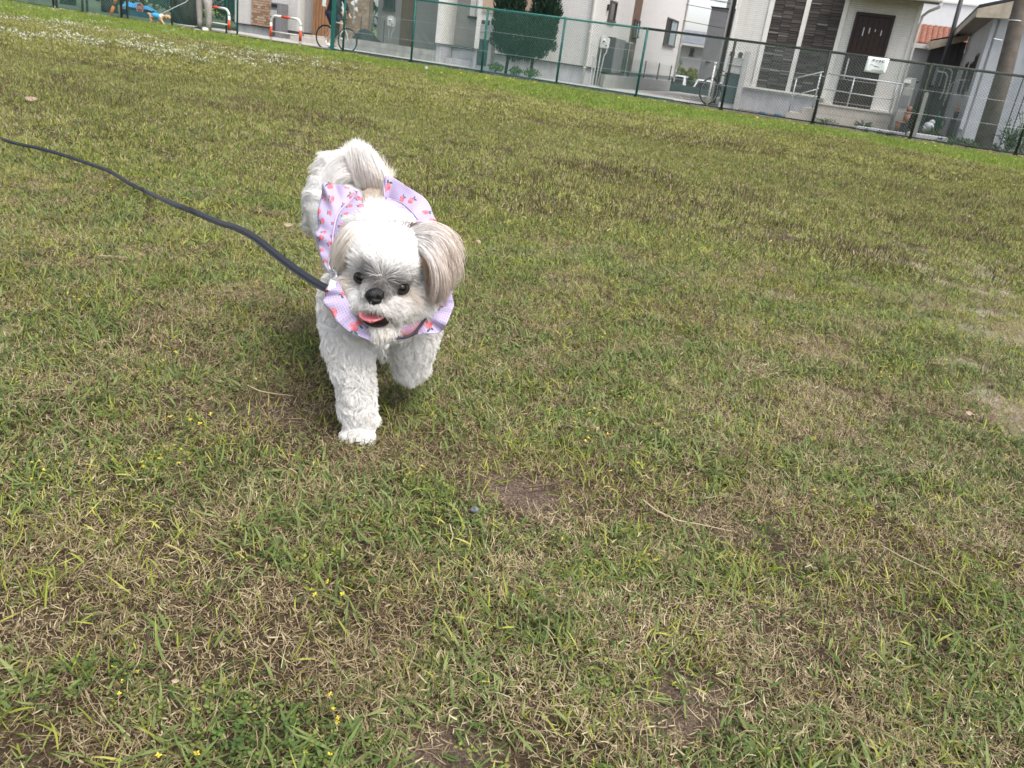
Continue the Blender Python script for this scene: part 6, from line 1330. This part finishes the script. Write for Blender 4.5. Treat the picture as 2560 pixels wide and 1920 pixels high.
# short brows and lashes falling over the eyes
def SPt(x, y, off): q = surf(x, y); return (x, y, q.y-off)
tuft('muzzle_hair', [[SPt(922,762,.004),SPt(912,772,.007),SPt(905,782,.008)],[SPt(930,765,.004),SPt(926,774,.008),SPt(922,783,.010)],[SPt(945,766,.004),SPt(950,776,.008),SPt(956,786,.010)],[SPt(958,766,.004),SPt(968,778,.008),SPt(977,792,.010)]], 900, [(.55,.52,.50),(.90,.88,.85)], .003, r0=.00022)
# --- the lilac dress: waffle cloth printed with small pink fruit
def clothm(name='lilac_waffle_cloth'):
    m = bpy.data.materials.new(name); m.use_nodes = True; t = m.node_tree; b = t.nodes['Principled BSDF']; b.inputs['Roughness'].default_value = .85; b.inputs['Specular IOR Level'].default_value = .15
    uv = t.nodes.new('ShaderNodeUVMap'); uv.uv_map = 'UVMap'
    def vm(op, a, b_=None, val=None):
        n = t.nodes.new('ShaderNodeVectorMath'); n.operation = op; t.links.new(a, n.inputs[0])
        if b_ is not None: t.links.new(b_, n.inputs[1])
        if val is not None: n.inputs[1].default_value = val
        return n
    def mth(op, a, v=None, b_=None):
        n = t.nodes.new('ShaderNodeMath'); n.operation = op; t.links.new(a, n.inputs[0])
        if b_ is not None: t.links.new(b_, n.inputs[1])
        if v is not None: n.inputs[1].default_value = v
        return n.outputs[0]
    SCV = 29.0
    sc_ = vm('SCALE', uv.outputs[0]); sc_.inputs['Scale'].default_value = SCV; P_ = sc_.outputs[0]
    vo = t.nodes.new('ShaderNodeTexVoronoi'); vo.voronoi_dimensions = '2D'; vo.inputs['Scale'].default_value = 1; vo.inputs['Randomness'].default_value = .62; t.links.new(P_, vo.inputs['Vector'])
    ns = t.nodes.new('ShaderNodeTexNoise'); ns.inputs['Scale'].default_value = 5; t.links.new(P_, ns.inputs[0])
    loc = vm('SUBTRACT', P_, vo.outputs['Position']).outputs[0]
    dfr = mth('ADD', vm('LENGTH', loc).outputs['Value'], b_=mth('MULTIPLY', ns.outputs[0], .10)); fruit = mth('LESS_THAN', dfr, .255)
    lf = vm('SUBTRACT', loc, val=(.17,.20,0)).outputs[0]; lf = vm('MULTIPLY', lf, val=(1.0,2.1,1)).outputs[0]; leafk = mth('LESS_THAN', vm('LENGTH', lf).outputs['Value'], .11)
    lf2 = vm('SUBTRACT', loc, val=(.02,.27,0)).outputs[0]; lf2 = vm('MULTIPLY', lf2, val=(2.0,1.1,1)).outputs[0]; leaf2 = mth('LESS_THAN', vm('LENGTH', lf2).outputs['Value'], .09); leafk = mth('MAXIMUM', leafk, b_=leaf2)
    chk = t.nodes.new('ShaderNodeSeparateXYZ'); s2 = vm('SCALE', uv.outputs[0]); s2.inputs['Scale'].default_value = 2*pi*250; t.links.new(s2.outputs[0], chk.inputs[0])
    wv = mth('MAXIMUM', mth('SINE', chk.outputs[0]), b_=mth('SINE', chk.outputs[1])); wv = mth('MULTIPLY_ADD', wv, .5); 
    base = t.nodes.new('ShaderNodeMix'); base.data_type = 'RGBA'; base.inputs[6].default_value = (.29,.24,.37,1); base.inputs[7].default_value = (.41,.355,.50,1); t.links.new(wv, base.inputs[0])
    fr = t.nodes.new('ShaderNodeValToRGB'); e = fr.color_ramp.elements; e[0].position = .35; e[0].color = (.50,.08,.11,1); e[1].position = .65; e[1].color = (.58,.24,.27,1); t.links.new(ns.outputs[0], fr.inputs[0])
    m1 = t.nodes.new('ShaderNodeMix'); m1.data_type = 'RGBA'; t.links.new(fruit, m1.inputs[0]); t.links.new(base.outputs[2], m1.inputs[6]); t.links.new(fr.outputs[0], m1.inputs[7])
    m2 = t.nodes.new('ShaderNodeMix'); m2.data_type = 'RGBA'; t.links.new(leafk, m2.inputs[0]); t.links.new(m1.outputs[2], m2.inputs[6]); m2.inputs[7].default_value = (.03,.10,.09,1)
    t.links.new(m2.outputs[2], b.inputs['Base Color']); bp = t.nodes.new('ShaderNodeBump'); bp.inputs['Strength'].default_value = .5; bp.inputs['Distance'].default_value = .0006; t.links.new(wv, bp.inputs['Height']); t.links.new(bp.outputs[0], b.inputs['Normal']); return m
CLOTH = clothm()
def strip(name, inner, outer, parent, m, n=60, c=9, wave=.006, freq=9, thick=.0012, label=None, uvo=(0,0), puff=.0, seed=0):
    A = spl([PX(*p) for p in inner], n); B = spl([PX(*p) for p in outer], n); mb = MB(); uvs = []; s = 0
    for i in range(n):
        if i: s += ((A[i]+B[i])*.5-(A[i-1]+B[i-1])*.5).length
        wdt = (B[i]-A[i]).length
        for j in range(c):
            f = j/(c-1); w_ = wave*(f**.8)*math.sin(freq*2*pi*i/n+1.3*math.sin(i*.21+seed)+f*.8)+wave*.5*f*math.sin(freq*3.3*pi*i/n+seed*2+f*2)+puff*math.sin(pi*f)
            p = A[i].lerp(B[i], f)+vf*w_+(B[i]-A[i]).normalized()*wave*.25*f*math.sin(freq*2.6*pi*i/n+seed); mb.v.append(tuple(p)); uvs.append((s+uvo[0], f*wdt+uvo[1]))
    for i in range(n-1):
        for j in range(c-1): k = i*c+j; mb.f.append((k, k+c, k+c+1, k+1))
    o = put(name, mb, m, parent, True, label=label); ul = o.data.uv_layers.new(name='UVMap')
    for lp in o.data.loops: ul.data[lp.index].uv = uvs[lp.vertex_index]
    md = o.modifiers.new('t', 'SOLIDIFY'); md.thickness = thick; return o
dress = bpy.data.objects.new('dress', None); COL.objects.link(dress); dress.parent = dog
# saddle panels on the back
strip('back_panel', [(903,482,1.565),(920,512,1.52),(922,535,1.48),(905,560,1.44),(885,600,1.39),(875,640,1.36)], [(896,480,1.57),(869,508,1.545),(845,535,1.50),(836,568,1.46),(832,605,1.41),(838,650,1.36)], dress, CLOTH, 40, 9, .0, 1, puff=.012, uvo=(.2,.1))
strip('back_panel', [(965,497,1.555),(957,515,1.51),(968,532,1.47),(1000,550,1.43),(1040,570,1.38),(1060,610,1.34)], [(972,495,1.555),(1003,507,1.52),(1025,524,1.49),(1042,544,1.46),(1056,565,1.42),(1080,610,1.37)], dress, CLOTH, 40, 9, .0, 1, puff=.010, uvo=(.5,.3))
# seams
for pts in ([(898,480,1.56),(869,508,1.54),(845,535,1.495),(836,568,1.455),(832,605,1.405),(838,650,1.355)], [(970,495,1.55),(1003,507,1.515),(1025,524,1.485),(1042,544,1.455),(1056,565,1.415)]):
    mb = MB(); mb.tube([p+vf*.001 for p in spl([PX(*q) for q in pts], 30)], .0016, 6); put('seam', mb, simple('lilac_seam', (.42,.35,.52), .9), dress, True)
# ruffles
strip('ruffle', [(900,482,1.56),(869,508,1.54),(845,535,1.50),(836,568,1.46),(832,605,1.41),(838,650,1.36),(840,690,1.32)], [(896,480,1.56),(846,460,1.57),(806,468,1.56),(794,548,1.50),(793,600,1.44),(800,640,1.39),(832,692,1.33)], dress, CLOTH, 90, 11, .0085, 3.5, uvo=(.1,.7), seed=1)
strip('ruffle', [(962,516,1.53),(970,497,1.55),(1003,507,1.515),(1025,524,1.485),(1042,544,1.455),(1056,565,1.415),(1075,600,1.37),(1085,650,1.34)], [(958,450,1.555),(974,442,1.56),(1018,464,1.54),(1066,503,1.51),(1088,542,1.47),(1096,575,1.43),(1104,620,1.38),(1108,660,1.34)], dress, CLOTH, 90, 11, .007, 3, uvo=(.33,.2), seed=4)
strip('ruffle', [(846,706,1.245),(855,722,1.232),(866,745,1.222),(880,772,1.216),(898,800,1.214),(928,828,1.216)], [(836,700,1.255),(814,726,1.24),(813,758,1.222),(840,798,1.208),(882,836,1.20),(934,852,1.21)], dress, CLOTH, 80, 11, .0055, 2.5, uvo=(.61,.4), seed=7)
strip('ruffle', [(1092,735,1.30),(1085,755,1.285),(1075,775,1.272),(1062,797,1.262),(1046,822,1.255)], [(1132,728,1.31),(1133,758,1.29),(1127,790,1.272),(1095,832,1.255),(1046,834,1.25)], dress, CLOTH, 70, 11, .0055, 2.2, uvo=(.15,.9), seed=9)
# chest patch: orange and purple see-through mesh with a dark edging
pm = bpy.data.materials.new('chest_mesh_cloth'); pm.use_nodes = True; t_ = pm.node_tree; bb_ = t_.nodes['Principled BSDF']; bb_.inputs['Roughness'].default_value = .7
tc_ = t_.nodes.new('ShaderNodeTexCoord'); nz_ = t_.nodes.new('ShaderNodeTexNoise'); nz_.inputs['Scale'].default_value = 38; nz_.inputs['Detail'].default_value = 1; t_.links.new(tc_.outputs['Object'], nz_.inputs[0]); rp = t_.nodes.new('ShaderNodeValToRGB'); e = rp.color_ramp.elements; e[0].position = .42; e[0].color = (.22,.12,.24,1); e[1].position = .5; e[1].color = (.50,.22,.16,1); q_ = e.new(.62); q_.color = (.36,.20,.32,1)
t_.links.new(nz_.outputs[0], rp.inputs[0]); t_.links.new(rp.outputs[0], bb_.inputs['Base Color'])
strip('chest_patch', [(925,812,1.235),(960,812,1.235),(1000,806,1.245),(1040,786,1.26),(1085,750,1.285)], [(928,840,1.235),(965,845,1.235),(1005,846,1.245),(1045,832,1.255),(1098,780,1.285)], dress, pm, 40, 7, 0, 1, puff=.008)
mb = MB(); mb.tube(spl([PX(*q) for q in [(926,838,1.225),(965,845,1.222),(1005,845,1.232),(1030,836,1.24),(1052,812,1.25),(1078,775,1.265)]], 40), .0022, 6); put('edging', mb, simple('dark_edging', (.035,.03,.05), .7), dress, True)
steelm = simple('ring_steel', (.55,.55,.56), .22); steelm.node_tree.nodes['Principled BSDF'].inputs['Metallic'].default_value = 1
rc = PX(833, 660, 1.275); mb = MB(); mb.tube([rc+vr*.0095*math.cos(a)*.8+vu*.0115*math.sin(a)+vf*.003*math.cos(a) for a in np.linspace(0, 2*pi, 25)[:-1]], .0017, 8, closed=True); put('leash_ring', mb, steelm, dress, True)
mb = MB(); mb.tube([PX(1078,775,1.262)+vr*.004*math.cos(a)+vu*.005*math.sin(a) for a in np.linspace(0, 2*pi, 17)[:-1]], .0008, 6, closed=True); put('small_ring', mb, steelm, dress, True)
mb = MB(); mb.ell(PX(1128,712,1.285), (.005,.004,.009), 12, 8, Rh @ Matrix.Rotation(.5, 3, 'Y')); put('buckle', mb, simple('dark_buckle', (.03,.05,.06), .4), dress, True)
# ================================================================= LEASH
lo = PX(824, 722, 1.23); leash = thing('leash', 'dark blue-black flat leash running from the dog across the grass to the left edge', 'leash', 0, 0, world=lo); leash['o'] = tuple(lo)
raw = [(826,723,1.235),(805,716,1.25),(773,697,1.28),(712,654,1.36),(651,605,1.46),(618,583,1.52),(584,567,1.59),(549,557,1.66),(488,531,1.78),(427,507,1.90)]
gpt = [(374,483),(325,459),(277,430),(224,410),(155,387),(98,371),(41,359),(0,347),(-60,335),(-160,300)]
path = [PX(*p) for p in raw]+[Vector(gnd(x, y, .045)) for x, y in gpt]
N_ = 150; pth = spl(path, N_); mb = MB()
for i in range(N_):
    t = (pth[min(i+1, N_-1)]-pth[max(i-1, 0)]).normalized(); f = i/N_
    view = (Vector(CP)-pth[i]).normalized()
    flat = t.cross(Vector((0,0,1))).normalized(); stand = flat.cross(t).normalized()
    tw = .5+.3*f+.12*math.sin(f*9)
    wd = (flat*math.cos(tw)+stand*math.sin(tw)).normalized()*.0068
    up_ = wd.cross(t).normalized()*.0011
    for a in (-1, 1):
        for b in (-1, 1): mb.v.append(tuple(pth[i]+wd*a+up_*b*a))
    # order: (-w,+u..) ring of four
for i in range(N_-1):
    a = i*4; b = a+4
    for (p, q) in ((0,1),(1,3),(3,2),(2,0)): mb.f.append((a+p, a+q, b+q, b+p))
put('strap', mb, mat('leash_webbing', (.022,.024,.033), .55, var=.12, scale=200, bump=.4, bscale=900), leash, True)
mb = MB()
for sgn in (-1, 1):
    q = []
    for i in range(N_):
        A = Vector(mb.v[0]) if False else None
    pts = [pth[i]+((pth[min(i+1,N_-1)]-pth[max(i-1,0)]).normalized().cross(Vector((0,0,1))).normalized()*math.cos(.5+.4*i/N_)+Vector((0,0,1))*math.sin(.5+.4*i/N_))*.0062*sgn+(Vector(CP)-pth[i]).normalized()*.0014 for i in range(0, 52)]
    mb.tube(pts, .00028, 4)
put('stitching', mb, simple('grey_thread', (.16,.17,.20), .8), leash, True)
mb = MB(); c0_ = PX(838, 692, 1.262)
mb.tube([c0_+vu*.014, c0_+vu*.004+vr*.003, c0_-vu*.006, c0_-vu*.013-vr*.001], [.0022,.0035,.0045,.003], 10); mb.tube([c0_+vu*.014+vr*.004*math.cos(a)+vu*.006*math.sin(a) for a in np.linspace(0,2*pi,17)[:-1]], .0014, 6, closed=True)
mb.tube([c0_-vu*.020+vr*.006*math.cos(a)+vu*.006*math.sin(a) for a in np.linspace(0,2*pi,17)[:-1]], .0016, 6, closed=True); put('clasp', mb, steelm, leash, True)
mb = MB(); tg = PX(829, 713, 1.235); mb.add([tg-vr*.006-vu*.007, tg+vr*.005-vu*.009, tg+vr*.007+vu*.006, tg-vr*.002+vu*.009],[(0,1,2,3)]); o = put('tag', mb, M['paper'], leash); o.modifiers.new('t', 'SOLIDIFY').thickness = .0008
